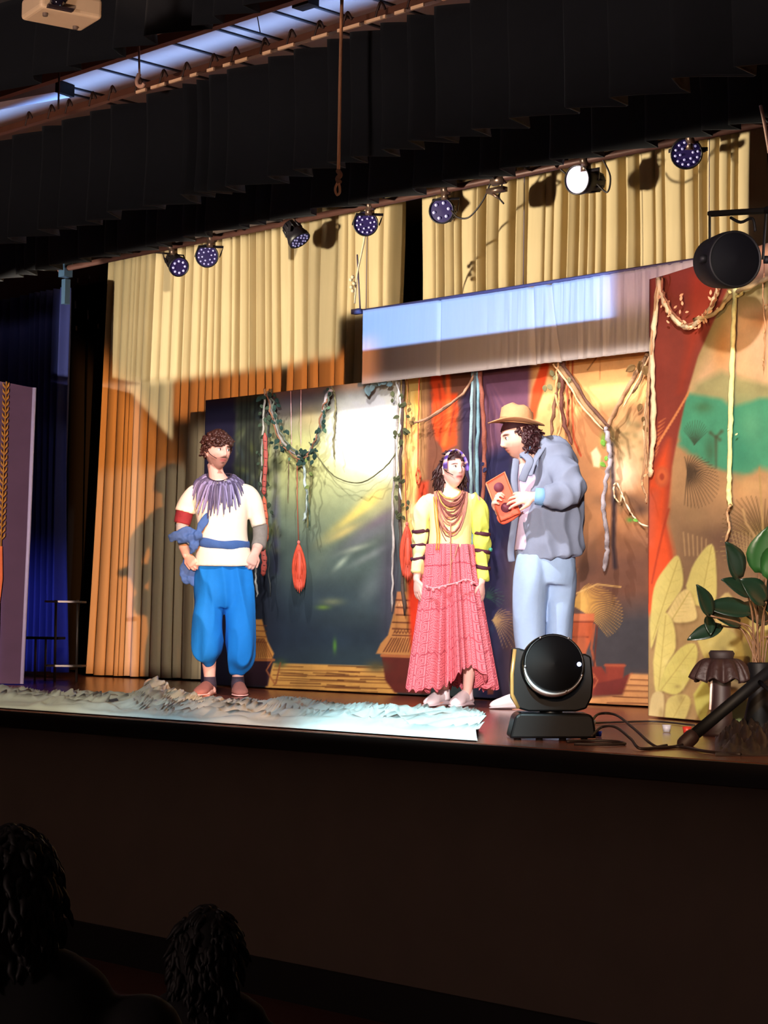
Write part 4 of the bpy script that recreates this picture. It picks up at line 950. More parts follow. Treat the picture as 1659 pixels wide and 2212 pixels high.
vine('brown bare branch slanting up behind the girl to the cloth edge', [([(888, 915), (920, 905), (960, 880), (1000, 850), (1026, 806)], 3.2, (150, 110, 84), 1.5), ([(1000, 850), (960, 884), (915, 912)], 1.8, (90, 60, 44), 1)], [(886, 880, 7), (893, 900, 7), (884, 910, 8), (880, 870, 6)], leafcol=(120, 98, 60), seed=20, name='bare_branch', cat='branch')
vine('twisted teal grey cords hanging beside the head of the girl', [([(1022, 796), (1018, 900), (1017, 1000), (1020, 1110), (1024, 1200)], 4, (120, 142, 146), 1.2), ([(1031, 796), (1033, 900), (1030, 1000), (1032, 1110), (1034, 1200)], 4, (96, 128, 138), 1.2), ([(1026, 796), (1026, 900), (1024, 1000), (1028, 1110)], 3, (60, 64, 66), 1)], seed=21, name='twisted_cord', cat='cord')
vine('brown rough vine hanging between the girl and the man with the hat', [([(1036, 800), (1044, 900), (1046, 1000), (1042, 1100), (1046, 1190)], 5, (120, 60, 44), 1.2)], [(1050, 1010, 7), (1046, 1000, 6)], leafcol=(40, 40, 66), seed=22)
yv = [(1200, 782), (1230, 820), (1262, 872), (1308, 924)]
vine('thick Y shaped brown vine behind the man with the hat', [(yv, 6, (136, 104, 68), 1.5), ([(x+8, y-2) for x, y in yv], 3.5, (84, 50, 34), 1.5), ([(x-6, y+4) for x, y in yv], 2.2, (216, 170, 120), 1), ([(1400, 762), (1370, 815), (1340, 868), (1310, 925)], 5, (150, 112, 78), 1.5), ([(1404, 768), (1376, 825), (1346, 880)], 2.2, (216, 176, 130), 1),
     ([(1308, 924), (1316, 960), (1318, 1000), (1308, 1040), (1304, 1100), (1310, 1150), (1312, 1190), (1304, 1234)], 5, (150, 140, 144), 2)], [(1300, 950, 8), (1296, 1000, 8), (1310, 985, 6)], leafcol=(104, 150, 60), seed=23)
vine('tangle of brown hanging roots right above the hat', [([(1210, 778), (1206, 830), (1196, 880), (1190, 940)], 4, (110, 74, 50), 2), ([(1216, 778), (1214, 850), (1218, 910), (1236, 960)], 4.5, (84, 40, 26), 2), ([(1206, 780), (1200, 850), (1212, 900), (1206, 950)], 2.4, (190, 140, 90), 2), ([(1222, 790), (1226, 870), (1224, 940)], 2, (150, 70, 36), 2)],
     [(1190, 800, 8), (1184, 830, 9), (1176, 832, 8), (1208, 826, 8), (1230, 815, 7), (1204, 812, 7)], leafcol=(110, 104, 72), seed=24)
vine('dried drooping leaves and stalks at the right top corner of the backdrop', [([(1404, 770), (1400, 850), (1392, 930), (1396, 1010)], 4, (170, 130, 90), 2), ([(1394, 770), (1384, 820), (1366, 850)], 3, (120, 90, 60), 1)], [(1382, 780, 14), (1392, 790, 14), (1372, 790, 12), (1384, 872, 9), (1390, 920, 8), (1390, 900, 6), (1400, 800, 10)], leafcol=(104, 78, 46), seed=25)
vine('thin root loop trailing to the edge of the right painted cloth', [([(1328, 1075), (1326, 1050), (1334, 1046), (1348, 1078), (1362, 1106), (1382, 1130), (1408, 1140)], 2, (216, 186, 150), .8), ([(1328, 1075), (1340, 1086), (1342, 1066)], 1.8, (190, 160, 120), .6)], [(1368, 1122, 6)], leafcol=(96, 140, 60), seed=26)
vine('cluster of blue grey leaves hanging at the top of the painted sun', [([(790, 806), (800, 825), (796, 840)], 1.5, (100, 104, 100), 1), ([(845, 800), (846, 840)], 1.2, (120, 110, 80), 0)], [(800, 826, 12), (794, 832, 14), (806, 830, 10), (824, 822, 8), (836, 825, 8), (848, 828, 9)], leafcol=(104, 128, 134), seed=27)
# vines on right cloth
def rvine(label, strands, leaves=(), leafcol=(216, 180, 130), seed=1, off=.06, name='hanging_vine', cat='vine', up=True):
    r = random.Random(seed); t = thing(name, label, cat, onRC(*strands[0][0][0], off))
    for k, (pts, rp_, col, wig) in enumerate(strands):
        p = [(x+r.uniform(-wig, wig), y+r.uniform(-wig, wig)*.5) for x, y in smooth_path(pts, 6)]
        w = np.array([onRC(x, y, off+.01*math.sin(i)+.012*(k % 2)) for i, (x, y) in enumerate(p)])
        obj('stem', tube(w, [rp_*.0024*(.8+.4*r.random()) for _ in w[:-1]]+[rp_*.0008], 7), mat('vine %d %d %d' % col, col, .8, var=.3, scale=30, bump=.4), t)
    if leaves:
        g = []
        for x, y, sz in leaves:
            a = r.uniform(.3, 2.2); d = R0*math.cos(a)+np.array([0, 0, math.sin(a)*.8])
            g.append(leafgeo(onRC(x, y, off+.02), d, sz*.0045, sz*.0022, -FH+R0*r.uniform(-.4, .4), n=4))
        solid(obj('foliage', g, mat('leaf %d %d %d' % leafcol, leafcol, .6, var=.35, scale=12), t), .002)
CR = (232, 206, 166)
rvine('long pale rope vine down the left edge of the right painted cloth', [([(1424, 602), (1416, 680), (1408, 760), (1411, 850), (1411, 930), (1406, 1000), (1404, 1030)], 6, CR, 1.5), ([(1420, 604), (1410, 700), (1404, 800), (1396, 900), (1395, 980), (1388, 1040), (1396, 1070), (1396, 1088)], 2.8, (190, 150, 110), 1.5)], [(1386, 1050, 6), (1390, 1030, 6)], seed=31)
sg = [(1424, 604), (1430, 640), (1450, 680), (1478, 704), (1500, 700), (1528, 676), (1545, 640), (1556, 605)]
rvine('pale twisted swag with small leaves at the top of the right painted cloth', [(sg, 5.5, CR, 1.5), ([(x+3, y-6) for x, y in sg], 2.4, (170, 110, 80), 3), ([(x-2, y+5) for x, y in sg], 2, (206, 160, 120), 3), ([(1500, 690), (1540, 680), (1570, 650), (1590, 630), (1640, 610), (1700, 570)], 4.5, (190, 160, 110), 2)],
      around(sg[1:-1], 30, 14, (4, 7), 9)+[(1470, 650, 7), (1468, 640, 6), (1474, 660, 6), (1480, 675, 5)], (214, 160, 120), seed=32)
rvine('knotted pale yellow rope hanging down the middle of the right painted cloth', [([(1588, 620), (1585, 680), (1582, 760), (1580, 840), (1578, 920), (1576, 1000), (1574, 1060), (1578, 1095)], 5.5, (236, 222, 156), 1), ([(1578, 1090), (1570, 1110), (1576, 1140), (1566, 1170)], 3, (196, 156, 116), 1), ([(1574, 628), (1586, 640), (1600, 636), (1602, 625), (1590, 622)], 3.5, (226, 206, 130), .5)], [(1572, 930, 4), (1588, 940, 4)], (236, 222, 156), seed=33)
rvine('thin brown leafy tendril hanging near the right edge above the green hills', [([(1650, 560), (1648, 640), (1652, 720), (1648, 800)], 1.3, (190, 140, 100), 1.5)], [(1648, 600, 4), (1652, 660, 4), (1648, 720, 4), (1650, 780, 4)], (196, 146, 100), seed=34)
# ---- crumpled sheet
bk = [(-60, 1482), (0, 1487), (60, 1493), (130, 1500), (200, 1503), (270, 1505), (300, 1499), (318, 1486), (345, 1486), (370, 1498), (400, 1503), (430, 1512), (480, 1515), (530, 1520), (560, 1525), (600, 1514), (640, 1510), (680, 1518), (740, 1525), (780, 1520), (830, 1530), (900, 1532), (960, 1534), (1000, 1538), (1020, 1543), (1034, 1556)]
def sheet():
    nu, nv = 520, 46; bx = np.array([b[0] for b in bk]); by = np.array([b[1] for b in bk]); V = []
    for j in range(nv+1):
        v = j/nv
        for i in range(nu+1):
            px = -60+1094*i/nu; u = i/nu; yb = np.interp(px, bx, by)
            f = onZ(px, 1600, ST); # lip point for that column
            X = xAt(px, LIP+.05, ST); A_ = np.array([X, LIP+.05, ST]); B_ = onZ(px, yb+17, ST)
            p = A_+(B_-A_)*v
            q = Vector((p[0]*1.6, p[1]*2.2, 0)); h = mnoise.noise(q)*.5+.5; w_ = mnoise.noise(Vector((p[0]*3, p[1]*3, 8)))*.25
            h2 = max(0, .34-abs(mnoise.noise(Vector((p[0]*2.4+w_, p[1]*6.5+w_*3, 2)))))/.34; h3 = abs(mnoise.noise(Vector((p[0]*7+w_*6, p[1]*12, 5))))
            env = min(1, math.sin(PI*min(1, max(0, v)))**.5*1.1)
            hh = (.008+.045*h+.048*h2**1.5+.030*h3)*env + .085*math.exp(-((px-330)/26)**2-((v-.80)/.16)**2)
            V.append((p[0]+.02*(h2-.3), p[1]+.05*(h2-.3)*env, ST+.006+hh))
    return np.array(V), gridF(nu, nv)
sm_ = mat('translucent sheet', (186, 204, 204), .38, var=.06, scale=5, bump=.1, bscale=30)
tag(solid(obj('plastic_sheet', sheet(), sm_), .003, 1), 'long crumpled translucent sheet lying along the stage edge like water', 'sheet')
# white cap/ball on the sheet at left
wb = onZ(328, 1506, ST); cp_ = thing('bottle_prop', 'small white rounded object with dark blue side on the left hump of the sheet', 'prop', wb)
bz = onD(326, 1484, (wb-CAM) @ FH)
obj('shell', ball(bz+[0, 0, .01], (.055, .045, .045), 18), mat('white plastic', (220, 222, 235), .4), cp_); obj('dark_side', ball(bz+R0*.035+FH*.03, (.035, .03, .028), 14), mat('prop navy', (30, 34, 80), .4), cp_)
# ---- potted plant
pb = onZ(1640, 1600, ST); Dp = (pb-CAM) @ FH; sp_ = Dp/FPX
pq = lambda x, y, dy=0.: onD(x, y, Dp+dy)
pt = thing('potted_plant', 'dark leafed artificial plant in a tall black pot at the right edge', 'plant', pb)
obj('pot', lathe(pb, [(0, 0), (38*sp_, 0), (40*sp_, .02), (30*sp_, 60*sp_), (22*sp_, 100*sp_), (20*sp_, 140*sp_), (26*sp_, 165*sp_), (24*sp_, 168*sp_), (0, 160*sp_)], 24), kb, pt)
dg_, lg_ = mat('dark leaf', (16, 34, 22), .35, var=.4, scale=8), mat('bright leaf', (28, 66, 26), .4, var=.4, scale=8)
LV = [((1600, 1250), (1588, 1212), 95, 60, 0), ((1640, 1238), (1652, 1180), 105, 70, 1), ((1655, 1250), (1690, 1200), 100, 80, 1), ((1535, 1330), (1510, 1262), 75, 44, 0), ((1625, 1320), (1530, 1305), 110, 52, 0), ((1600, 1345), (1560, 1330), 80, 50, 0), ((1560, 1352), (1468, 1385), 85, 36, 0), ((1655, 1300), (1620, 1265), 80, 60, 0), ((1620, 1285), (1585, 1262), 80, 44, 0), ((1660, 1340), (1620, 1320), 90, 60, 0), ((1690, 1330), (1670, 1260), 100, 70, 0), ((1680, 1380), (1720, 1300), 110, 60, 0), ((1530, 1330), (1537, 1372), 46, 26, 0)]
for i, (a, b, L_, w_, br) in enumerate(LV):
    dy = R.uniform(-.15, .15); A_ = pq(*a, dy); B_ = pq(*b, dy-.05); base = pb+np.array([R.uniform(-.03, .03), R.uniform(-.03, .03), 160*sp_])
    ctr = A_*.5+base*.5+R0*(A_-base).dot(R0)*(-.15)+np.array([0, 0, .06])
    ln = obj('leaf', leafgeo(A_, B_-A_, L_*sp_, w_*sp_, -FH*.8+np.array([0, 0, .6])+R0*R.uniform(-.4, .4), curl=.15, n=8), lg_ if br else dg_, pt); solid(ln, .0025)
    obj('stalk', tube(smooth_path([base, ctr, A_], 6), .0045, 6), mat('stalk brown', (96, 66, 40), .6), pt)
# ---- mushroom shaped prop
mb_ = onZ(1558, 1590, ST); Dq = (mb_-CAM) @ FH; sq = Dq/FPX; ctop = onD(1556, 1405, Dq)
ms = thing('mushroom_prop', 'dark mushroom shaped prop with a ruffled brown cap left of the black pot', 'prop', mb_)
hz = ctop[2]-ST
def cap():
    nu, nv = 96, 14; V = []
    for j in range(nv+1):
        v = j/nv
        for i in range(nu+1):
            t = 2*PI*i/nu; rr = (22+40*v**.7)*sq*(1+.10*v*math.sin(9*t)+.05*v*math.sin(17*t+1))
            V.append(mb_+np.array([math.cos(t)*rr, math.sin(t)*rr, hz-18*sq-v*v*46*sq+.012*v*math.sin(9*t)]))
    return np.array(V), gridF(nu, nv)
solid(obj('cap', cap(), mat('cap brown', (34, 11, 8), .6, var=.4, scale=14, bump=.4), ms), .006)
obj('crown', lathe(mb_+[0, 0, hz], [(0, 0), (24*sq, 0), (28*sq, -6*sq), (24*sq, -20*sq), (18*sq, -26*sq)], 24), mat('crown dark', (26, 10, 10), .7), ms)
obj('stalk', lathe(mb_, [(0, 0), (40*sq, 0), (38*sq, .02), (24*sq, 40*sq), (20*sq, 90*sq), (20*sq, 140*sq)], 20), mat('stalk dark', (34, 14, 14), .6), ms)
obj('pale_strip', tube([mb_-R0*24*sq+[0, 0, .12], mb_-R0*21*sq+[0, 0, .28]], .006, 6), mat('pale strip', (230, 200, 190), .5), ms)
# ---- dark foliage litter
def heap():
    nu, nv = 90, 40; V = []
    for j in range(nv+1):
        for i in range(nu+1):
            px = 1545+200*i/nu; py = 1634-46*j/nv; p = onZ(px, py, ST); e = max(0, math.sin(PI*i/nu)*2.2*math.sin(PI*j/nv)-.5*mnoise.noise(Vector((p[0]*5, p[1]*5, 9)))-.1); e = min(1, e)
            q = Vector((p[0]*14, p[1]*14, 0)); V.append((p[0], p[1], ST+.001+(.03+.10*abs(mnoise.noise(q))+.04*abs(mnoise.noise(q*3)))*e))
    return np.array(V), gridF(nu, nv)
tag(solid(obj('foliage_litter', heap(), mat('litter dark', (40, 28, 26), .6, var=.6, scale=40)), .004), 'low heap of dark dried foliage around the foot of the pot', 'litter', kind='stuff')
# chair and table bits backstage left
YL = 10.2
bc = onZ(150, 1475, ST)
ch = thing('metal_stand', 'thin metal stand in the dark gap behind the navy wing curtain', 'stand', bc)
Db = (bc-CAM) @ FH; b2 = lambda x, y: onD(x, y, Db)
gm = mat('stand metal', (120, 110, 96), .4, metal=.6)
for x in (118, 165): obj('upright', tube([b2(x, 1474), b2(x+3, 1296)], .010, 6), gm, ch)
obj('shelf', box(b2(142, 1300), (.30, .25, .015), np.array([R0, FH, [0, 0, 1]])), gm, ch, smooth=False); obj('shelf', box(b2(142, 1438), (.30, .25, .015), np.array([R0, FH, [0, 0, 1]])), gm, ch, smooth=False)
sc_ = thing('folding_chair', 'metal chair legs showing below the navy wing curtain', 'chair', onZ(90, 1474, ST))
Dc = (onZ(90, 1474, ST)-CAM) @ FH+.1
for x in (75, 97): obj('leg', tube([onD(x, 1472, Dc), onD(x+2, 1380, Dc)], .009, 6), gm, sc_)
obj('seat', box(onD(86, 1378, Dc+.18), (.36, .38, .02), np.array([R0, FH, [0, 0, 1]])), MATS['black wool'], sc_, smooth=False)
# tools hung in the dark wing
for i, (x, y, l_) in enumerate(((168, 585, 26), (193, 580, 22), (163, 650, 16), (190, 670, 20), (212, 700, 10), (165, 704, 10))):
    a_ = onY(x, y, 11.1); b_ = onY(x, y+l_, 11.1)
    st_ = thing('hung_tool', ['short bright strap high in the dark gap, leftmost of two under the bar', 'short bright strap high in the dark gap, nearest the tan curtain top', 'bright tag in the dark gap just below the left strap', 'longer bright tag in the dark gap beside the tan curtain', 'tiny bright tag touching the tan curtain edge in the gap', 'tiny bright tag lowest and leftmost in the dark gap'][i], 'strap', a_)
    obj('strap', tube([a_, b_], .008, 6), mat('strap pale', (206, 206, 200), .3), st_); obj('line', tube([a_, (a_[0], a_[1], CZ-.001)], .0025, 4), MATS['black wool'], st_)  # straps carry one plain pale colour
# ================================================================ PEOPLE
skin = paintmat('skin', .55, .03, .0); cloth_v = paintmat('dyed cloth', .85, .06)
class Fig:
    """a person measured in photo pixels at the distance of the feet"""
    def __init__(s, foot, label, name='person'):
        s.g = onZ(*foot, ST); s.D = (s.g-CAM) @ FH; s.k = s.D/FPX
        s.t = thing(name, label, 'person', s.g, YAW)
        s.M = np.array(pmat(s.t).inverted())
    def w(s, x, y, dy=0.): return onD(x, y, s.D+dy) if s.k else None
    def p(s, x, y, dy=0.):
        """pixel + depth (m, + is away from the camera) -> local frame (x right, y away, z up)"""
        q = onD(x, y, s.D) - s.g
        return np.array([q @ R0, dy, q[2]])
    def tube(s, rows, n=18, hint=(1, 0, 0), k=5, exp=1.0, sm=True, rnd=False):
        """rows: px, py, dy, rx(px), ry(m)"""
        a = np.array([[*s.p(r[0], r[1], r[2]), r[3]*s.k, r[4]] for r in rows])
        if sm: a = smooth_path(a, k)
        return tube(a[:, :3], a[:, 3:], n, np.array(hint, float), True, rnd, exp)
    def add(s, name, geo, m_, parent=None, **k):
        v, f = join(*geo) if isinstance(geo, list) else geo[:2]
        v = np.asarray(v, float); o = obj(name, (v, f), m_, None, **k); o.parent = parent or s.t; return o
    def cloth(s, name, geos, rgb, voxel=.008, amp=.006, fs=(9, 9, 3), seed=0, smooth=4, m_=None, fn=None, rough=.85, ridge=False):
        V, F, Nn = fuse(geos, voxel, smooth); V2 = wrinkle(V, Nn, amp, *fs, seed=seed, ridge=ridge)
        if fn is not None:
            V2 = fn(V2) if not isinstance(fn, tuple) else V2
        return s.add(name, (V2, F), m_ or mat('cloth %s %s' % (name, rgb), rgb, rough, var=.06, scale=30, bump=.15, bscale=220))
def rotm(yaw, pitch=0., roll=0.):
    """head frame: x = its right..., faces -y. yaw>0 turns the face towards +x (photo right)"""
    cy, sy = math.cos(yaw), math.sin(yaw); Rz = np.array([[cy, -sy, 0], [sy, cy, 0], [0, 0, 1]])
    cp, sp = math.cos(pitch), math.sin(pitch); Rx = np.array([[1, 0, 0], [0, cp, -sp], [0, sp, cp]])
    cr, sr = math.cos(roll), math.sin(roll); Ry = np.array([[cr, 0, sr], [0, 1, 0], [-sr, 0, cr]])
    return Ry @ Rz @ Rx
def head_geo(c, Rm, s=1., fem=False, n=72):
    """head 0.235*s m tall, centre c, looking along -y of Rm"""
    V = []; F = []; m_ = n//2
    th = np.linspace(0, PI, m_+1)[:, None]; ph = (np.arange(n)*2*PI/n)[None, :]
    x = np.sin(th)*np.cos(ph); y = np.sin(th)*np.sin(ph); z = np.cos(th)+0*ph
    jw = .30 if fem else .22
    low = np.clip(-z, 0, 1); wx = .073*(1-jw*low**1.5); X = x*wx*1.02; 
    Yd = np.where(y < 0, y*.092*(1-.10*low**2), y*.098*(1-.38*low**1.2)); Z = z*.118
    fr = np.clip(-y, 0, 1)**1.0
    g = lambda cx, cz, sx, sz: np.exp(-((X-cx)/sx)**2-((Z-cz)/sz)**2)*fr
    d = np.zeros_like(X)
    d += .006*np.exp(-(X/.045)**2-((Z-.030)/.012)**2)*fr*(0.5 if fem else 1)      # brow
    for sg in (-1, 1):
        d -= .011*g(sg*.031, .008, .017, .012)                               # sockets
        d += .004*g(sg*.040, -.022, .020, .018)                              # cheeks
    nb = np.clip((.014-Z)/.045, 0, 1)*(Z > -.034)
    d += (.008*g(0, .006, .008, .014)+.014*g(0, -.012, .0085, .016)+.019*g(0, -.026, .0105, .0085)+.006*g(-.012, -.029, .006, .006)+.006*g(.012, -.029, .006, .006))*(0.8 if fem else 1)
    d += .0065*g(0, -.052, .019, .0045)+.0065*g(0, -.063, .016, .0055)-.004*g(0, -.0575, .020, .0022)-.004*g(0, -.043, .008, .005)
    d += .010*g(0, -.092, .018, .016)-.003*g(0, -.077, .020, .006)           # chin
    Yd = Yd-d
    P_ = np.stack([X, Yd, Z], -1).reshape(-1, 3)*s
    for i in range(m_):
        for j in range(n):
            k = (j+1) % n; F.append((i*n+j, i*n+k, (i+1)*n+k, (i+1)*n+j))
    F = [q[::-1] for q in F]
    geos = [(P_ @ Rm.T+c, F)]
    for sg in (-1, 1):                                                       # ears
        e = ball((0, 0, 0), (.008, .018, .030), 14)[0] @ rotm(sg*-.35).T+np.array([sg*.073, .012, -.004])
        geos.append(((e*s) @ Rm.T+c, ball((0, 0, 0), 1, 14)[1]))
    return geos
def skin_cols(V, c, Rm, s, base, lip, brow=None, beard=None, fem=False):
    L_ = ((V-c) @ Rm)/s; X, Y, Z = L_[:, 0], L_[:, 1], L_[:, 2]
    col = np.tile(np.array(base, float), (len(V), 1)); near = (abs(Z) < .14) & (abs(X) < .1) & (abs(Y) < .16)
    def mx(a, cc): 
        a = (np.clip(a, 0, 1)*near)[:, None]; col[:] = col*(1-a)+np.array(cc, float)*a
    fr = (Y < -.02)
    for sg in (-1, 1):
        mx(.35*np.exp(-((X-sg*.042)/.02)**2-((Z+.028)/.018)**2)*fr, (226, 130, 112))
        mx(.45*np.exp(-((X-sg*.031)/.019)**2-((Z-.008)/.010)**2)*fr, (150, 96, 84))
        if brow is not None: mx(1.6*np.exp(-((X-sg*.033)/.017)**4-((Z-.029+abs(abs(X)-.03)*.15)/(.0035 if fem else .005))**2)*fr, brow)
    if beard is not None:
        jawm = fr*np.clip((-.036-Z)/.01, 0, 1)*.62
        jawm2 = ((Y > -.06) & (abs(X) > .045))*np.clip((-.02-Z)/.02, 0, 1)*.45*(Y < .03)*(Z > -.11)
        mx(np.maximum(jawm, jawm2), beard)
        mx(1.2*np.exp(-(X/.024)**4-((Z+.0425)/.005)**2)*fr, np.array(beard)*.6)
        mx(.9*np.exp(-(X/.010)**2-((Z+.075)/.008)**2)*fr, np.array(beard)*.7)
    mx(1.5*np.exp(-(X/.022)**4-((Z+.0575)/.0085)**2)*fr, lip); mx(.8*np.exp(-(X/.021)**4-((Z+.0575)/.0016)**2)*fr, np.array(lip)*.45)
    mx(.5*np.exp(-((abs(X)-.008)/.004)**2-((Z+.0335)/.003)**2)*(Y < -.09), (110, 60, 54))
    return lin(np.clip(col, 0, 255))
def eyes(f, c, Rm, s, look=(0, 0), iris=(50, 34, 26), parent=None, lash=(30, 16, 14)):
    lk = np.array([look[0], -1, look[1]]); lk = lk/np.linalg.norm(lk)
    for sg in (-1, 1):
        ec = np.array([sg*.031, -.0705, .0075]); V, F = ball((0, 0, 0), .0125, 28); dd = V/.0125 @ lk
        cc = np.tile([236., 228, 224], (len(V), 1)); cc[dd > .80] = iris; cc[dd > .93] = (8, 8, 8)
        f.add('eye', (((V+ec)*s) @ Rm.T+c, F), paintmat('eyeball', .15, .0), parent, col=lin(cc))
        a = [np.array([sg*.031+x_, -.0835+abs(x_)*.35, .0155-abs(x_)*.30]) for x_ in (-.014, -.007, 0, .007, .014)]
        f.add('eyelid', tube([(np.array(q)*s) @ Rm.T+c for q in smooth_path(a, 4)], .0016*s, 6), mat('lash brown %d' % lash[0], lash, .6), parent)
def hand_geo(wr, d, palm, s=1., curl=.5, thumb=1, spread=.12, curls=None, tcurl=.3, tdir=.9):
    """wr wrist, d pointing to fingers, palm = palm normal, thumb=+1/-1 side (across = d x palm)"""
    wr, d, palm = [np.asarray(v, float) for v in (wr, d, palm)]
    d /= np.linalg.norm(d); palm = palm-d*(palm @ d); palm /= np.linalg.norm(palm); ac = np.cross(d, palm)*thumb
    G = [tube([wr-d*.02*s, wr+d*.015*s, wr+d*.05*s, wr+d*.082*s], [(.026*s, .020*s), (.029*s, .018*s), (.041*s, .015*s), (.040*s, .012*s)], 16, ac, True, True)]
    for i, (o, L_) in enumerate(((.030, .078), (.010, .086), (-.011, .080), (-.030, .062))):
        b = wr+d*(.080-.004*abs(i-1.2))*s+ac*o*s; cu = curls[i] if curls else curl; pts = [b-d*.02*s, b]; fd = d+ac*(spread*(1.2-i)*.6); fd /= np.linalg.norm(fd)
        for j, fr in enumerate((.45, .30, .25)):
            ang = cu*(.7+.35*j); pl = palm-fd*(palm @ fd); pl /= np.linalg.norm(pl)
            fd = fd*math.cos(ang)+pl*math.sin(ang); pts.append(pts[-1]+fd*L_*fr*s)
        G.append(tube(pts, [.0100*s, .0102*s, .0093*s, .0085*s, .0068*s], 10, None, True, True))
    b = wr+d*.022*s+ac*.024*s; t1 = d*.6+ac*tdir+palm*tcurl; t1 /= np.linalg.norm(t1); t2 = d*.95+ac*.35*tdir+palm*tcurl*1.5; t2 /= np.linalg.norm(t2)
    G.append(tube([b-t1*.012*s, b+t1*.030*s, b+t1*.030*s+t2*.026*s, b+t1*.030*s+t2*.048*s], [.015*s, .0125*s, .0105*s, .008*s], 10, None, True, True))
    return G
def arm(pts, r):  # pts local, r radii
    a = smooth_path(np.array([[*p_, q] for p_, q in zip(pts, r)]), 5); return tube(a[:, :3], a[:, 3], 16, None, True, True)
def hair_locks(c, Rm, s, n, region, length, rad, curl, seed, down=.5, lift=.0, vol=1.06):
    r = random.Random(seed); G = []; k = 0
    while k < n:
        a, b = r.uniform(0, 2*PI), math.acos(r.uniform(-.75, 1)); d = np.array([math.sin(b)*math.cos(a), math.sin(b)*math.sin(a), math.cos(b)])
        if not region(d): continue
        k += 1; p0 = d*np.array([.074, .096, .119])*vol*.97; L_ = length*r.uniform(.7, 1.25)
        dr = d*(.25+lift)+np.array([r.uniform(-.35, .35), .35*abs(d[1])+r.uniform(-.2, .35), lift-down*(1-max(0, d[2])*.6)]); dr /= np.linalg.norm(dr)
        side = np.cross(dr, d); side /= np.linalg.norm(side)+1e-6; ph = r.uniform(0, 6); pts = []
        for i in range(7):
            t = i/6; q = p0+dr*L_*t+side*curl*math.sin(ph+t*7)*t+d*(curl*.6*math.cos(ph+t*7)*t+.004)+np.array([0, 0, -down*.35*L_*t*t])
            e = math.sqrt((q[0]/.074)**2+(q[1]/.096)**2+(q[2]/.119)**2)
            if e < vol and q[2] > -.09: q = q*(vol/e)
            pts.append(q)
        G.append(tube([(q*s) @ Rm.T+c for q in pts], [rad*s*v for v in (.7, 1, 1.05, 1, .85, .6, .2)], 6))
    return G
def scalp(c, Rm, s, region, vol=1.06, n=60):
    V, F = ball((0, 0, 0), 1., n); keep = [region(v) for v in V]
    F = [f_ for f_ in F if all(keep[i] for i in f_)]
    V = V*np.array([.074, .096, .119])*vol; V[:, 2] += 0
    return (V*s) @ Rm.T+c, F
def shoe(f, a, toe, s=1., h=.075, w=.048, name='shoe'):
    """a heel centre on ground, toe direction (local, horizontal)"""
    a = np.asarray(a, float); t = np.asarray(toe, float); t /= np.linalg.norm(t); L_ = .27*s
    rows = [(-.0, .030, .036), (.03, .046, .040), (.09, .052, .040), (.15, .044, .042), (.20, .034, .048), (.245, .024, .040), (.268, .012, .018)]
    P_ = np.array([[*(a+t*r_[0]*s+np.array([0, 0, r_[1]*s*h/.075])), r_[2]*s*w/.048, r_[1]*s*h/.075] for r_ in rows]); P_ = smooth_path(P_, 4)
    return tube(P_[:, :3], P_[:, 3:], 18, np.cross(t, [0, 0, 1.]), True, False)

# ---------------------------------------------------------------- man in blue trousers
f = Fig((480, 1503), 'man with beard, fringed collar, cream shirt and bright blue trousers on stage'); p = f.p
hc1 = p(470, 976, 0); R1 = rotm(.62, .0, .0); s1 = 1.07
G = head_geo(hc1, R1, s1)
G += [f.tube([(463, 1000, .03, 17, .056), (466, 1022, .03, 17, .056), (472, 1044, .04, 26, .062), (475, 1060, .04, 40, .07)])]
G += [f.tube([(474, 1046, .03, 30, .07), (476, 1056, .03, 40, .08), (478, 1080, .02, 46, .105), (480, 1120, .02, 47, .11), (481, 1165, .02, 44, .10), (484, 1215, .02, 52, .11), (484, 1262, .02, 50, .11)])]
La = [p(422, 1072, .02), p(400, 1108, .05), p(391, 1142, .06), p(396, 1175, .01), p(405, 1200, -.05)]
Ra = [p(534, 1072, .02), p(551, 1104, .05), p(560, 1142, .07), p(559, 1170, .02), p(552, 1196, -.04)]
G += [arm(La, [.040, .046, .043, .038, .030]), arm(Ra, [.040, .046, .043, .040, .031])]
G += hand_geo(p(405, 1198, -.05), p(424, 1226, -.07)-p(405, 1198, -.05), (.55, .8, -.1), 1.0, curl=.75, thumb=-1, tdir=.8)
G += hand_geo(p(552, 1194, -.05), p(541, 1228, -.09)-p(552, 1194, -.05), (-.5, .85, 0), 1.0, curl=.85, thumb=1, tdir=.9)
for sg, xs in ((-1, (452, 448, 450, 452)), (1, (508, 514, 514, 513))):
    G += [f.tube([(xs[0], 1262, .02, 26, .09), (xs[1], 1350, .0, 20, .065), (xs[2], 1415, .03, 17, .058), (xs[3], 1470, .04, 12, .040), (xs[3], 1496, .04, 14, .045)])]
G += [tube([p(452, 1494, .04), p(448, 1498, -.10)], [.035, .03], 12, None, True, True), tube([p(513, 1494, .04), p(516, 1498, -.10)], [.035, .03], 12, None, True, True)]
V, F, Nn = fuse(G, .0048, 2)
body = f.add('body', (V, F), skin, col=skin_cols(V, hc1, R1, s1, (240, 186, 168), (196, 110, 104), (60, 34, 28), (140, 98, 84)))
eyes(f, hc1, R1, s1, (.45, .02), parent=body)
reg = lambda d: d[2] > .28 or (d[1] > .1 and d[2] > -.35) or (d[2] > .05 and abs(d[0]) > .9 and d[1] > -.15)
hb = mat('hair brown', (66, 34, 26), .5, var=.5, scale=60)
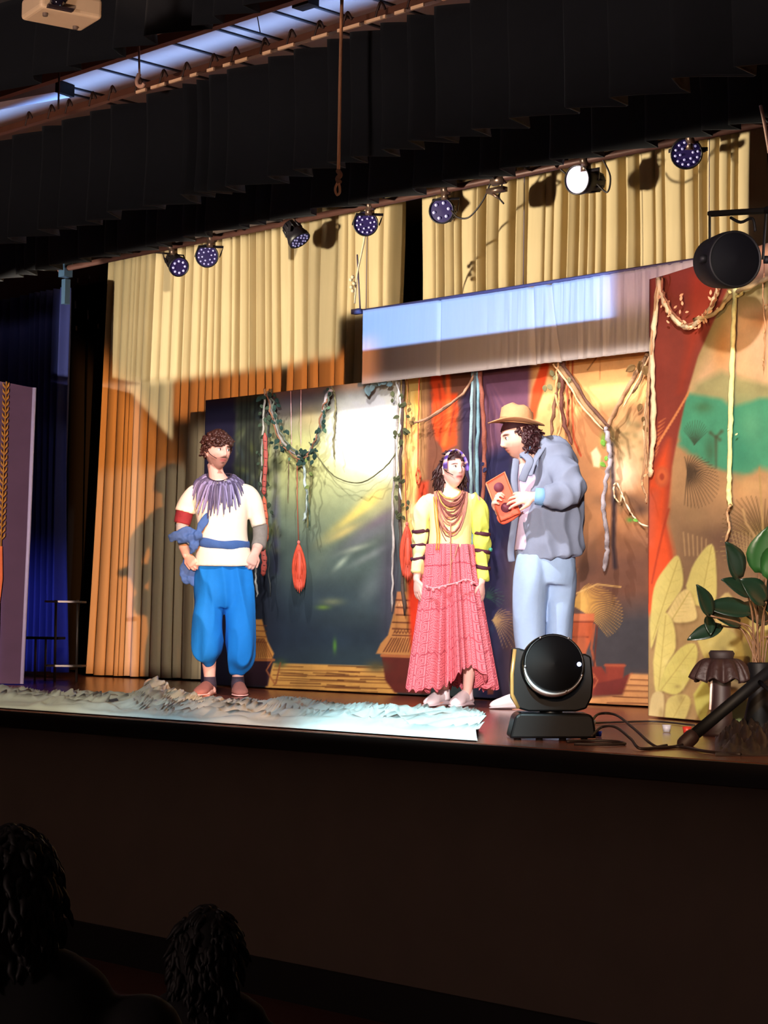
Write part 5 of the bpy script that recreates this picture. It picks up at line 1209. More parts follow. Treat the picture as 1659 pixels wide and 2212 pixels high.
f.add('hair', [scalp(hc1, R1, s1, reg, 1.05)]+hair_locks(hc1, R1, s1, 300, lambda d: reg(d) and d[2] > -.1, .030, .009, .008, 5, down=.1, lift=-.14, vol=1.06)+hair_locks(hc1, R1, s1, 150, lambda d: reg(d) and d[2] > .42 and d[1] > -.8, .040, .013, .012, 6, down=-.1, lift=-.22, vol=1.15), hb)
f.cloth('shirt', [f.tube([(476, 1045, .035, 40, .085), (476, 1050, .03, 50, .09), (477, 1060, .03, 60, .10), (478, 1080, .02, 60, .12), (480, 1120, .0, 55, .135), (481, 1160, .0, 54, .130), (482, 1190, .0, 59, .140), (484, 1214, .0, 64, .148), (484, 1224, .0, 65, .150)], 28, exp=.9),
    f.tube([(440, 1058, .03, 14, .06), (420, 1064, .03, 17, .062), (406, 1080, .04, 19, .064), (400, 1094, .05, 21, .066), (397, 1106, .05, 22, .070)]),
    f.tube([(516, 1056, .03, 14, .06), (534, 1064, .03, 17, .064), (546, 1084, .04, 19, .066), (554, 1114, .06, 18, .068), (559, 1136, .06, 17, .070)])],
    (255, 238, 214), .009, .008, (7, 7, 3), 3)
f.cloth('trousers', [f.tube([(484, 1208, .01, 59, .130), (484, 1250, .01, 64, .14), (484, 1288, .01, 64, .14), (484, 1300, .02, 62, .12)], 28),
    f.tube([(456, 1270, .01, 33, .12), (450, 1330, .0, 31, .125), (448, 1380, .0, 32, .13), (449, 1412, .01, 31, .12), (450, 1428, .02, 20, .075), (452, 1436, .03, 13, .05)], 24),
    f.tube([(514, 1270, .01, 35, .12), (519, 1330, .0, 31, .125), (520, 1390, .0, 30, .13), (518, 1424, .01, 29, .12), (513, 1444, .02, 20, .08), (512, 1454, .03, 13, .05)], 24)],
    (0, 122, 210), .009, .022, (9, 9, 2.6), 8, ridge=True)
sb = mat('denim sash', (62, 98, 158), .8, var=.2, scale=20, bump=.2)
a_ = np.linspace(0, 2*PI, 49); cw = p(481, 1176, 0)
f.add('sash', tube([cw+np.array([math.cos(t)*.178, math.sin(t)*.143, .008*math.cos(t*2)-.012*math.cos(t)]) for t in a_], [(.030+.004*math.sin(5*t), .010) for t in a_], 10, np.array([0, 0, 1.]), False), sb)
def flap(pts, w_, name='bow'):
    P_ = np.array([[*p(x, y, d_), w2*f.k, .012] for (x, y, d_), w2 in zip(pts, w_)]); P_ = smooth_path(P_, 6)
    V_, F_ = tube(P_[:, :3], P_[:, 3:], 14, np.array([.3, 0, 1.]) if abs(pts[-1][0]-pts[0][0]) > abs(pts[-1][1]-pts[0][1]) else np.array([1., 0, 0]), True, True)
    return V_, F_
bw = [flap([(432, 1158, -.15), (412, 1152, -.17), (390, 1158, -.17), (372, 1166, -.15)], (7, 12, 11, 9)), flap([(430, 1160, -.16), (418, 1165, -.18), (404, 1168, -.17), (392, 1172, -.15)], (6, 9, 9, 4)),
      flap([(434, 1152, -.16), (440, 1138, -.16), (447, 1124, -.14), (452, 1112, -.12)], (4, 9, 9, 3)), flap([(428, 1162, -.16), (424, 1180, -.17), (418, 1196, -.15)], (8, 11, 4)), flap([(408, 1212, .03), (404, 1235, .03), (406, 1258, .03)], (15, 18, 12)), flap([(416, 1215, .03), (414, 1250, .02), (418, 1264, .02)], (8, 10, 4)),
      ball(p(431, 1160, -.17), (.035, .028, .035), 16)]
V, F, Nn = fuse(bw, .006, 2); f.add('bow', (wrinkle(V, Nn, .007, 22, 22, 22, ridge=True), F), sb)
# armband and sleeves
def cuff(rows, rgb, nm, pat=None): return f.add(nm, f.tube(rows, 20), mat('c '+nm+str(rgb[0]), rgb, .8, var=.25, scale=40, bump=.3))
cuff([(399, 1100, .05, 19, .062), (394, 1118, .06, 19, .060), (391, 1130, .06, 18, .058)], (140, 40, 48), 'arm_band')
cuff([(391, 1132, .06, 14, .052), (393, 1160, .04, 13, .048), (399, 1184, -.01, 12, .042)], (176, 172, 168), 'forearm_wrap')
cuff([(560, 1134, .07, 17, .056), (561, 1160, .05, 16, .052), (558, 1182, .0, 16, .048)], (134, 128, 120), 'forearm_wrap')
# fringed collar
fr_ = []; r = random.Random(5); nk = []
for i in range(40):
    t = i/39*2*PI; nk.append(p(473, 1024, .03)+np.array([math.sin(t)*.082, -math.cos(t)*.085, -.055*math.cos(t)*(1 if math.cos(t) > 0 else .2)+.0]))
fcols = [mat('fringe lilac', (150, 140, 180), .9, var=.3), mat('fringe dark', (84, 74, 104), .9, var=.3), mat('fringe grey', (110, 100, 126), .9, var=.3)]
FR = [[], [], []]
for layer in range(3):
    for i in range(58):
        t = (i+r.random())/58*2*PI; ct = math.cos(t); b = p(473, 1024, .03)+np.array([math.sin(t)*(.090+.022*layer), -ct*(.088+.018*layer), -.062*max(ct, 0)-.015*layer+.01*min(ct, 0)])
        if ct < -.35 and layer > 0: continue
        L_ = (.085+.12*max(0, ct)**1.5)*(.75+.4*r.random())*(1-.12*(2-layer)); out = np.array([math.sin(t)*.30, -max(ct, .1)*.15, -1.]); out[0] += r.uniform(-.12, .12); out /= np.linalg.norm(out)
        pts = [b, b+np.array([math.sin(t)*.02, -ct*.03, -.01]), b+np.array([math.sin(t)*.024, -ct*.035, 0])+out*L_*.5, b+np.array([math.sin(t)*.02, -ct*.035, 0])+out*L_]
        FR[r.randrange(3)].append(tube(smooth_path(pts, 3), [.006, .007, .0075, .008, .0085, .0085, .008, .007, .006, .003][:len(smooth_path(pts, 3))], 6))
for g_, m_ in zip(FR, fcols): f.add('collar_fringe', g_, m_)
f.add('collar_cord', tube(smooth_path(nk+[nk[0]], 2), .0065, 6), mat('collar cord', (60, 44, 62), .8))
hm = lambda x, y, z: (np.array([x, y, z])*s1) @ R1.T+hc1
f.add('headset_microphone', tube(smooth_path([hm(-.076, .0, .012), hm(-.076, -.03, -.018), hm(-.066, -.055, -.036), hm(-.050, -.076, -.050)], 5), .0022, 6), kb)
for nm, x_, td in (('shoe', 452, (-.22, -1, 0)), ('shoe', 513, (.12, -1, 0))):
    hh_ = p(x_, 1503, .10); hh_[2] = 0.004
    f.add('shoe', [shoe(f, hh_, td, 1.0, .07, .056)], mat('shoe suede', (150, 92, 80), .8, var=.2, bump=.3))
    sl = shoe(f, hh_+np.array([0, 0, 0]), td, 1.02, .022, .058); f.add('sole', sl, mat('sole pink', (226, 170, 160), .7))
    f.add('ankle_band', f.tube([(x_, 1462, .04, 13, .050), (x_, 1480, .04, 15, .055), (x_, 1486, .03, 14, .055)]), mat('ankle band', (58, 46, 60), .8, var=.4, scale=60))

# ---------------------------------------------------------------- girl
f = Fig((978, 1527), 'girl with patterned headband, yellow striped sleeves and long pink patterned skirt', 'person'); p = f.p
hc2 = p(979, 1016, 0); R2 = rotm(.50, -.12, -.02); s2 = .93
G = head_geo(hc2, R2, s2, True)
G += [f.tube([(968, 1034, .03, 17, .048), (970, 1052, .03, 17, .048), (974, 1068, .04, 26, .055)])]
G += [f.tube([(974, 1066, .03, 40, .07), (975, 1090, .02, 42, .09), (975, 1130, .02, 38, .09), (972, 1175, .02, 36, .08), (972, 1230, .02, 42, .10), (972, 1260, .02, 38, .09)])]
La = [p(928, 1080, .02), p(914, 1125, .04), p(908, 1165, .05), p(904, 1210, .02), p(900, 1252, -.02)]
Ra = [p(1024, 1080, .02), p(1036, 1125, .04), p(1042, 1165, .05), p(1042, 1215, .02), p(1040, 1258, -.02)]
G += [arm(La, [.042, .038, .034, .030, .022]), arm(Ra, [.042, .038, .034, .030, .022])]
G += hand_geo(p(900, 1252, -.02), (.10, -.12, -1), (.8, .6, 0), .88, curl=.26, thumb=1, tcurl=.2, tdir=.55)
G += hand_geo(p(1040, 1258, -.02), (-.02, -.12, -1), (-.8, .6, 0), .88, curl=.26, thumb=-1, tcurl=.2, tdir=.55)
G += [f.tube([(955, 1260, .02, 22, .07), (958, 1370, .02, 17, .055), (958, 1440, .04, 15, .05), (960, 1500, .05, 10, .034), (960, 1512, .05, 12, .04)])]
G += [f.tube([(1000, 1260, .0, 22, .07), (1010, 1370, -.02, 17, .055), (1014, 1430, .0, 15, .052), (1010, 1495, .02, 10, .036), (1008, 1512, .02, 12, .04)])]
G += [tube([p(958, 1520, .05), p(945, 1521, -.05)], [.026, .022], 10, None, True, True), tube([p(1006, 1520, .02), p(995, 1521, -.06)], [.026, .022], 10, None, True, True)]
V, F, Nn = fuse(G, .0046, 2)
body = f.add('body', (V, F), skin, col=skin_cols(V, hc2, R2, s2, (240, 188, 176), (206, 112, 108), (84, 50, 42), None, True))
eyes(f, hc2, R2, s2, (.45, .30), (44, 28, 22), parent=body)
hd = mat('hair dark brown', (52, 24, 24), .5, var=.5, scale=60)
reg2 = lambda d: (d[2] > .42 and d[1] > -.85) or (d[1] > .05 and d[2] > -.75)
f.add('hair', [scalp(hc2, R2, s2, reg2, 1.06)]+hair_locks(hc2, R2, s2, 230, lambda d: d[1] > .12 and d[2] > -.6 and d[2] < .5, .085, .009, .016, 15, down=.9, vol=1.07)+hair_locks(hc2, R2, s2, 60, lambda d: reg2(d) and d[2] > .35, .03, .008, .002, 16, down=.3, vol=1.05), hd)
# headband
hbp = [(np.array([math.cos(t)*.083, -.040+.012*math.sin(t)+(.05 if math.sin(t) < 0 else 0)*abs(math.sin(t)), math.sin(t)*.118+.012])*s2) @ R2.T+hc2 for t in np.linspace(-.15, PI+.15, 40)]
V_, F_ = tube(hbp, [(.024, .006)]*40, 10, R2 @ np.array([0, 1., 0]))
rcol = random.Random(8); pc = [(110, 84, 190), (70, 50, 130), (200, 170, 190), (140, 120, 210), (90, 60, 120), (214, 180, 150)]
cc = np.array([pc[(i//3*7+(j//2)*3+(i//5)) % 6] for i in range(40) for j in range(10)], float)
f.add('headband', (V_, F_), cloth_v, col=lin(cc))
f.add('headset_microphone', tube(smooth_path([(np.array(q)*s2) @ R2.T+hc2 for q in ((-.074, .0, .012), (-.074, -.03, -.015), (-.064, -.055, -.032), (-.048, -.074, -.048))], 5), .0022, 6), kb)
# blouse and sleeves
ybl = (255, 246, 168)
f.cloth('blouse', [f.tube([(973, 1056, .03, 20, .055), (973, 1064, .03, 34, .065), (974, 1076, .03, 50, .085), (975, 1095, .02, 50, .105), (974, 1140, .0, 46, .105), (972, 1180, .0, 46, .105), (972, 1192, .0, 45, .10)], 26)], ybl, .008, .007, (8, 8, 3), 2)
for nm, sd, rows, cv in (('l', 1, [(936, 1078, .02, 12, .05), (920, 1088, .03, 17, .058), (911, 1112, .04, 20, .066), (910, 1140, .05, 17, .062), (909, 1146, .05, 15, .055), (908, 1156, .05, 17, .062), (907, 1170, .05, 16, .058), (906, 1176, .05, 14, .050), (905, 1188, .04, 16, .056), (904, 1200, .03, 14, .05), (903, 1206, .02, 12, .044), (902, 1218, .01, 13, .046), (900, 1238, .0, 14, .046)], (255, 244, 170)),
                     ('r', -1, [(1010, 1076, .02, 12, .05), (1026, 1084, .03, 19, .062), (1036, 1110, .04, 23, .070), (1038, 1142, .05, 20, .068), (1041, 1151, .05, 16, .056), (1042, 1164, .05, 19, .066), (1042, 1180, .05, 18, .062), (1042, 1189, .05, 15, .052), (1042, 1202, .04, 17, .060), (1043, 1216, .03, 16, .054), (1043, 1225, .02, 13, .045), (1042, 1238, .01, 15, .048), (1041, 1254, .0, 14, .046)], (226, 240, 104))):
    V, F, Nn = fuse([f.tube(rows, 22, k=4)], .007, 2)
    sl = f.add('sleeve', (wrinkle(V, Nn, .014, 16, 16, 7, seed=sd, ridge=True), F), mat('sleeve '+nm, cv, .8, var=.06, bump=.2))
    for rw in (rows[4], rows[7], rows[10]):
        cq = p(rw[0], rw[1], rw[2]); f.add('dark_band', tube([cq+np.array([math.cos(t)*(rw[3]*f.k+.009), math.sin(t)*(rw[4]+.009), .006*math.sin(t)+.008*sd*math.cos(t)]) for t in np.linspace(0, 2*PI, 25)], [(.012, .004)]*25, 6, np.array([0, 0, 1.]), False), mat('band maroon', (74, 26, 48), .8), sl)
f.add('wrist_gem', ball(p(1060, 1187, .03), .014, 12), mat('gem teal', (60, 150, 130), .3))
# skirt with woven pattern
def skirt():
    nu, nv = 400, 110; V = []; UV = []
    top, bot = p(972, 1176, 0), p(975, 1486, 0); r = random.Random(3)
    for j in range(nv+1):
        v = j/nv
        for i in range(nu+1):
            t = 2*PI*i/nu; fl_ = .62*v**.9; c0 = math.cos(t); side = .5+.5*math.cos(t)
            ple = (.045*v+.006)*(math.sin(13*t+1.2*math.sin(3*t))+.35*math.sin(29*t))
            rx = (.140+.092*v**1.1)+ple; ry = (.110+.095*v)+ple
            hem = .022*math.sin(31*t)*math.sin(7*t)+.012*math.sin(57*t)
            short = .17*math.exp(-((t-5.15)/.42)**2)                    # raised over the right shin
            low = .02*math.exp(-((t-3.6)/.5)**2)
            L_ = (top[2]-bot[2])*(1-short+low)+hem
            x = c0*rx*(1.0 if c0 < 0 else 1.0)+(top[0]*(1-v)+bot[0]*v); y = math.sin(t)*ry
            V.append((x, y, top[2]-v*L_+(hem if j == nv else 0)*.3)); UV.append((t/(2*PI)*2.0*1.0, v*.88))
    return np.array(V), gridF(nu, nv), np.array(UV)
def skirt_mat():
    mt = bpy.data.materials.new('woven skirt'); mt.use_nodes = True; nt = mt.node_tree; N = nt.nodes; L = nt.links; b = N['Principled BSDF']
    tc = N.new('ShaderNodeUVMap'); sep = N.new('ShaderNodeSeparateXYZ'); L.new(tc.outputs[0], sep.inputs[0])
    def M(op, a, b_=None, c_=None):
        n_ = N.new('ShaderNodeMath'); n_.operation = op
        for k, v in enumerate((a, b_, c_)):
            if v is None: continue
            if isinstance(v, (int, float)): n_.inputs[k].default_value = v
            else: L.new(v, n_.inputs[k])
        return n_.outputs[0]
    u = M('MULTIPLY', sep.outputs[0], 14.0); v = M('MULTIPLY', sep.outputs[1], 15.0)
    fu = M('ABSOLUTE', M('SUBTRACT', M('FRACT', u), .5)); fv = M('ABSOLUTE', M('SUBTRACT', M('FRACT', v), .5))
    sq = M('MAXIMUM', fu, fv); di = M('ADD', fu, fv)
    ring = lambda x, f_, w: M('LESS_THAN', M('ABSOLUTE', M('SUBTRACT', M('FRACT', M('MULTIPLY', x, f_)), .5)), w)
    alt = M('GREATER_THAN', M('FRACT', M('MULTIPLY', M('FLOOR', u), .25)), .45)
    pat = M('ADD', M('MULTIPLY', ring(sq, 5.2, .17), M('SUBTRACT', 1.0, alt)), M('MULTIPLY', ring(di, 4.2, .15), alt))
    rows = M('LESS_THAN', M('ABSOLUTE', M('SUBTRACT', M('FRACT', M('MULTIPLY', v, .25)), .5)), .02)
    pat = M('MINIMUM', M('ADD', pat, rows), 1.0)
    nz = N.new('ShaderNodeTexNoise'); nz.inputs['Scale'].default_value = 30
    mx = N.new('ShaderNodeMix'); mx.data_type = 'RGBA'; L.new(M('MULTIPLY', pat, M('ADD', .45, M('MULTIPLY', nz.outputs[0], .6))), mx.inputs['Factor'])
    mx.inputs['A'].default_value = (*lin((236, 124, 136)), 1); mx.inputs['B'].default_value = (*lin((146, 40, 62)), 1)
    L.new(mx.outputs['Result'], b.inputs['Base Color']); b.inputs['Roughness'].default_value = .85
    return mt
V, F, UV = skirt(); sk = f.add('skirt', (V, F), skirt_mat(), uv=UV); solid(sk, .003)
# yarn necklace of many loops
nm_ = [mat('yarn rose', (190, 126, 108), .9, var=.2), mat('yarn brown', (130, 72, 66), .9, var=.2), mat('yarn gold', (226, 170, 90), .9, var=.2)]
r = random.Random(2)
NL = [[], [], []]
for i in range(30):
    dep = r.choice([.06, .09, .12, .16, .20, .25, .30])*r.uniform(.85, 1.1); wd_ = .062+.14*dep*r.uniform(.5, 1.1); cx = r.uniform(-.010, .010); c0 = p(974, 1056, .02); pts = []
    for t in np.linspace(0, 2*PI, 26):
        ct = math.cos(t); fx = math.sin(t); zz = -dep*max(0, ct)**1.2+.012*min(0, ct)
        pts.append(c0+np.array([cx+fx*(wd_ if ct > 0 else .062), -.062*ct-(.055 if ct > 0 else 0)*min(1, max(0, ct)*3)-.006*r.random()-.004*i/6, zz-.012+r.uniform(-.002, .002)]))
    NL[r.choice([0, 0, 1, 1, 2])].append(tube(pts, .0048, 6, cap=False))
for g_, m_ in zip(NL, nm_): f.add('necklace_strand', g_, m_)
f.add('hanging_strand', [tube(smooth_path([p(972, 1130, -.13), p(972, 1180, -.125), p(972, 1230, -.15), p(968, 1262, -.16), p(958, 1270, -.16)], 5), .004, 6), tube(smooth_path([p(988, 1178, -.12), p(980, 1205, -.13), p(970, 1222, -.14)], 5), .004, 6)], nm_[0])
f.add('orange_strand', [tube(smooth_path([p(936+d_, 1075, -.09), p(939+d_, 1120, -.11), p(943+d_, 1160, -.11), p(941+d_, 1190, -.11)], 5), .004, 6) for d_ in (0, 5)], mat('yarn orange', (240, 150, 60), .9))
f.add('belt_coins', [ball(p(x, y, -.175), .011, 10) for x, y in ((922, 1270), (934, 1276), (947, 1272), (960, 1268), (985, 1262), (1003, 1255), (1016, 1262))]+[tube(smooth_path([p(x, y, -.17) for x, y in ((918, 1266), (934, 1272), (960, 1266), (985, 1260), (1005, 1253), (1026, 1262))], 4), .005, 8)], mat('belt pale', (236, 150, 158), .5))
for x_, td, dd in ((960, (-.55, -1, 0), .10), (1010, (-.45, -1, 0), .08)):
    hh_ = p(x_+4, 1527, dd); hh_[2] = .004
    sh = f.add('shoe', [shoe(f, hh_, td, .92, .078, .052)], mat('shoe white', (240, 226, 232), .5, var=.05))
    f.add('sole', shoe(f, hh_, td, .95, .024, .055), mat('sole white', (222, 206, 214), .6), sh)
    t_ = np.array(td)/np.linalg.norm(td); ctr = hh_+t_*.15*.92; sd = np.cross(t_, [0, 0, 1.])
    f.add('strap', [tube([ctr+t_*k_-sd*.040+[0, 0, .05], ctr+t_*k_+[0, 0, .083-.25*abs(k_)], ctr+t_*k_+sd*.040+[0, 0, .05]], [(.009, .003)]*3, 6, t_) for k_ in (-.03, .01)], MATS['sole white'], sh)
    f.add('sock', f.tube([(x_, 1490, dd-.05, 12, .040), (x_, 1512, dd-.05, 13, .045)]), MATS['shoe white'])

# ---------------------------------------------------------------- man with hat, side view facing left
f = Fig((1165, 1533), 'man in tan hat and loose grey jacket leaning forward over the orange box', 'person'); p = f.p
hc3 = p(1118, 948, -.02); R3 = rotm(-1.36, -.16, 0) ; s3 = 1.08
R3 = rotm(0, 0, -.22) @ rotm(-1.30, 0, 0)
G = head_geo(hc3, R3, s3)
G += [f.tube([(1124, 966, .0, 24, .062), (1140, 985, .0, 28, .068), (1158, 1008, .02, 26, .07)], hint=(1, 0, 0))]
G += [f.tube([(1160, 1002, .02, 28, .09), (1172, 1024, .02, 34, .10), (1184, 1050, .02, 44, .13), (1188, 1090, .02, 48, .13), (1186, 1140, .02, 48, .12), (1182, 1190, .02, 46, .12), (1178, 1230, .02, 44, .12)])]
An = [p(1192, 1022, -.09), p(1216, 1040, -.18), p(1212, 1070, -.22), p(1188, 1080, -.25), p(1152, 1079, -.24)]
Af = [p(1152, 1024, .12), p(1150, 1060, .16), p(1135, 1105, .08), p(1100, 1112, -.02), p(1078, 1108, -.09)]
G += [arm(An, [.034, .040, .040, .038, .031]), arm(Af, [.040, .050, .045, .038, .030])]
G += hand_geo(p(1148, 1078, -.24), p(1100, 1083, -.22)-p(1148, 1078, -.24), (-.12, .6, -.35), 1.08, curls=[.22, .25, .30, .36], thumb=1, spread=.30, tdir=.7)
G += hand_geo(p(1076, 1106, -.09), p(1060, 1076, -.17)-p(1076, 1106, -.09), (.55, -.5, .1), 1.06, curl=.80, thumb=1, tdir=.8)
G += [f.tube([(1150, 1225, -.02, 24, .08), (1142, 1320, -.04, 24, .075), (1144, 1390, -.02, 21, .065), (1140, 1490, -.02, 14, .045), (1134, 1518, -.02, 15, .05)])]
G += [f.tube([(1204, 1225, .05, 26, .09), (1208, 1320, .06, 24, .075), (1206, 1390, .08, 21, .065), (1206, 1490, .10, 14, .045), (1204, 1518, .10, 15, .05)])]
G += [tube([p(1134, 1524, -.02), p(1112, 1527, -.03)], [.028, .024], 10, None, True, True), tube([p(1204, 1524, .10), p(1186, 1527, .09)], [.028, .024], 10, None, True, True)]
V, F, Nn = fuse(G, .0048, 2)
body = f.add('body', (V, F), skin, col=skin_cols(V, hc3, R3, s3, (240, 188, 166), (196, 120, 110), (80, 50, 40), (186, 134, 116)))
eyes(f, hc3, R3, s3, (0, -.15), parent=body)
reg3 = lambda d: (d[1] > -.15 and d[2] > -.5 and (abs(d[0]) > .2 or d[1] > .2)) or d[2] > .35
reg3b = lambda d: (d[1] > -.1 and d[2] > -.45 and d[2] < .45)
f.add('hair', [scalp(hc3, R3, s3, lambda d: (d[1] > .22 and d[2] > -.6) or d[2] > .35, 1.05)]+hair_locks(hc3, R3, s3, 300, reg3b, .038, .009, .014, 25, down=.55, vol=1.09)+hair_locks(hc3, R3, s3, 120, lambda d: d[1] > .3 and d[2] < .2, .045, .010, .018, 26, down=.3, vol=1.12), mat('hair auburn', (58, 26, 30), .5, var=.5, scale=60))
# hat
hatR = rotm(0, 0, .07); hcx = p(1115, 913, -.02)
hp = lambda q: (np.asarray(q)) @ hatR.T+hcx
def brim():
    nu, nv = 72, 8; V = []
    for j in range(nv+1):
        for i in range(nu+1):
            t = 2*PI*i/nu; rr = (.088+(.172-.088)*j/nv); z = -.004+.030*(j/nv)**2*(abs(math.sin(t))**2*.6-.55*abs(math.cos(t))**2*(1 if math.cos(t) < 0 else .1))+.004*math.sin(3*t)*j/nv
            V.append(hp((math.cos(t)*rr*1.0, math.sin(t)*rr*.86, z)))
    return np.array(V), gridF(nu, nv)
felt = mat('felt tan', (206, 150, 104), .9, var=.12, scale=20, bump=.3)
ht = f.add('hat', brim(), felt); solid(ht, .006)
cr = []
for z_, rx_ in ((-.01, .096), (.015, .097), (.045, .096), (.075, .092), (.095, .082), (.106, .062), (.108, .03), (.106, .0)):
    cr.append((z_, rx_))
def crown():
    V = []; n = 64
    for z_, r_ in cr:
        for j in range(n):
            t = 2*PI*j/n; pin = 1-.10*math.exp(-((t-4.3)/.5)**2)*max(0, z_/.1); dent = -.018*math.exp(-(math.sin(t)*r_/.03)**2)*(z_ > .09)
            V.append(hp((math.cos(t)*r_*1.05*pin, math.sin(t)*r_*.88*pin, z_+.012*math.cos(t)*(z_ > .05)*-.6+dent+.004*math.sin(5*t)*(z_ > .04))))
    return np.array(V), [(i*n+j, i*n+(j+1) % n, (i+1)*n+(j+1) % n, (i+1)*n+j) for i in range(len(cr)-1) for j in range(n)]
f.add('crown', crown(), felt, ht)
f.add('hat_band', tube([hp((math.cos(t)*.103, math.sin(t)*.087, .012)) for t in np.linspace(0, 2*PI, 41)], [(.010, .003)]*41, 6, np.array([0, 0, 1.]), False), mat('hat band', (176, 122, 80), .8), ht)
# jacket, shirt, trousers
jk = (128, 138, 160)
f.cloth('shirt', [f.tube([(1132, 996, .0, 22, .07), (1138, 1020, .02, 36, .10), (1148, 1060, .02, 40, .13), (1152, 1120, .02, 42, .14), (1152, 1180, .02, 42, .14), (1152, 1190, .02, 42, .14)], 22)], (206, 190, 214), .009, .006, (9, 9, 4), 5)
f.cloth('jacket', [f.tube([(1160, 960, .02, 20, .08), (1170, 968, .02, 36, .11), (1182, 982, .02, 50, .14), (1190, 1006, .02, 57, .165), (1196, 1050, .02, 63, .18), (1192, 1100, .02, 68, .19), (1190, 1150, .02, 71, .18), (1190, 1192, .02, 72, .185), (1192, 1208, .02, 71, .185)], 30, exp=.92),
    f.tube([(1184, 996, -.08, 20, .06), (1202, 1014, -.12, 28, .08), (1220, 1038, -.18, 32, .095), (1222, 1062, -.21, 30, .095), (1206, 1076, -.235, 27, .085), (1184, 1078, -.25, 22, .070), (1168, 1078, -.25, 19, .062)], 22, hint=(0, 1, 0)),
    f.tube([(1148, 996, .14, 22, .08), (1146, 1050, .16, 24, .08), (1134, 1090, .10, 20, .07), (1112, 1108, .02, 17, .055)], 18)],
    jk, .010, .024, (9, 9, 6), 9, ridge=True)
dn = mat('jacket seam', (96, 92, 104), .9)
f.add('jacket_front_edge', tube(smooth_path([(*p(1114, 994, -.04), .03), (*p(1108, 1040, -.10), .022), (*p(1112, 1100, -.12), .02), (*p(1106, 1150, -.10), .022), (*p(1102, 1190, -.06), .03), (*p(1104, 1212, -.05), .028)], 5)[:, :3], [(.022, .007)]*26, 8, np.array([1., .3, 0]), True, True), mat('cloth jacket flap', jk, .85, var=.1))
f.add('lapel', [tube(smooth_path([p(1126, 982, -.10), p(1140, 1000, -.16), p(1132, 1020, -.165), p(1124, 1042, -.15)], 4), [(.024, .006)]*13, 8, np.array([1., 0, .3]), True, True), tube(smooth_path([p(1172, 968, -.08), p(1160, 985, -.13), p(1148, 1004, -.155), p(1140, 1030, -.16)], 4), [(.026, .008)]*13, 8, np.array([1., 0, .6]), True, True)], MATS['cloth jacket flap'])
f.add('shirt_collar', tube(smooth_path([p(1124, 990, -.07), p(1140, 976, -.09), p(1156, 952, -.06)], 4), [(.018, .006)]*9, 8, np.array([1., 0, .5]), True, True), mat('shirt blue', (110, 150, 190), .8))
cf = [p(1170, 1079, -.25), p(1160, 1079, -.25), p(1150, 1078, -.245)]
f.add('shirt_cuff', tube(cf, [(.050, .050), (.052, .052), (.050, .050)], 20, np.array([0, 0, 1.])), mat('shirt cuff', (130, 180, 226), .8))
f.add('crease', [tube(smooth_path([p(*q) for q in pts], 4), .0028, 5) for pts in (((1205, 1030, -.27), (1196, 1046, -.262), (1178, 1050, -.26), (1160, 1060, -.24)),)], dn) if False else None
f.cloth('trousers', [f.tube([(1180, 1188, .02, 62, .155), (1180, 1230, .02, 64, .16), (1178, 1262, .02, 60, .15)], 28),
    f.tube([(1150, 1205, -.02, 34, .12), (1146, 1250, -.04, 38, .13), (1142, 1310, -.03, 36, .125), (1143, 1370, -.02, 33, .115), (1148, 1430, -.02, 28, .10), (1146, 1500, -.02, 24, .085), (1144, 1516, -.02, 22, .08)], 22),
    f.tube([(1208, 1205, .04, 34, .12), (1210, 1250, .06, 38, .13), (1210, 1310, .06, 33, .12), (1208, 1370, .08, 30, .11), (1208, 1440, .09, 26, .10), (1206, 1508, .10, 22, .085)], 22)],
    (160, 188, 224), .010, .010, (7, 7, 2), 4, ridge=True)
for x_, dd in ((1146, -.02), (1212, .10)):
    hh_ = p(x_+6, 1533, dd); hh_[2] = .004
    sh = f.add('shoe', [shoe(f, hh_, (-1, -.12, 0), .98, .075, .05)], mat('shoe pale', (226, 216, 220), .6)); f.add('sole', shoe(f, hh_, (-1, -.12, 0), 1.0, .024, .052), mat('sole pale', (190, 180, 186), .6), sh)
f.add('headset_microphone', ball((np.array([-.078, .0, .0])*s3) @ R3.T+hc3, (.012, .012, .014), 12), mat('ear pad violet', (70, 40, 90), .6))
# ---- orange box he holds
og = lambda x, y, d=0.: f.g+R0*p(x, y)[0]+np.array([0, 0, p(x, y)[2]])+FH*d
bx = thing('orange_box', 'flat orange card box with two dark round discs held by the man in the hat', 'box', og(1080, 1080, -.16), 0)
cn = [(1047, 1048), (1086, 1024), (1120, 1112), (1078, 1130)]
def slab(pts, d0, d1):
    a = [og(x, y, d0) for x, y in pts]; b = [og(x+2, y, d1) for x, y in pts]; n = len(pts)
    return np.array(a+b), [tuple(range(n)), tuple(range(2*n-1, n-1, -1))]+[(i, i+n, (i+1) % n+n, (i+1) % n) for i in range(n)]
om = mat('orange card', (244, 98, 66), .6, var=.1)
bevel(obj('case', slab(cn, -.155, -.105), om, bx, smooth=False), .008)
def disc(x, y, r_, d): 
    return lathe(og(x, y, d), [(r_, .0), (r_, .004), (0, .006)], 24, -FH)
for x, y in ((1074, 1057), (1089, 1100)): obj('disc', disc(x, y, .030, -.157), mat('disc maroon', (112, 48, 66), .7), bx); 
obj('corner_rim', tube([og(x, y, -.158) for x, y in cn+[cn[0]]], .005, 6), mat('rim orange', (250, 130, 90), .6), bx)
obj('lower_loop', tube(smooth_path([og(x, y, -.13) for x, y in ((1078, 1106), (1074, 1122), (1084, 1132), (1102, 1124), (1118, 1112))], 5), .010, 8), om, bx)

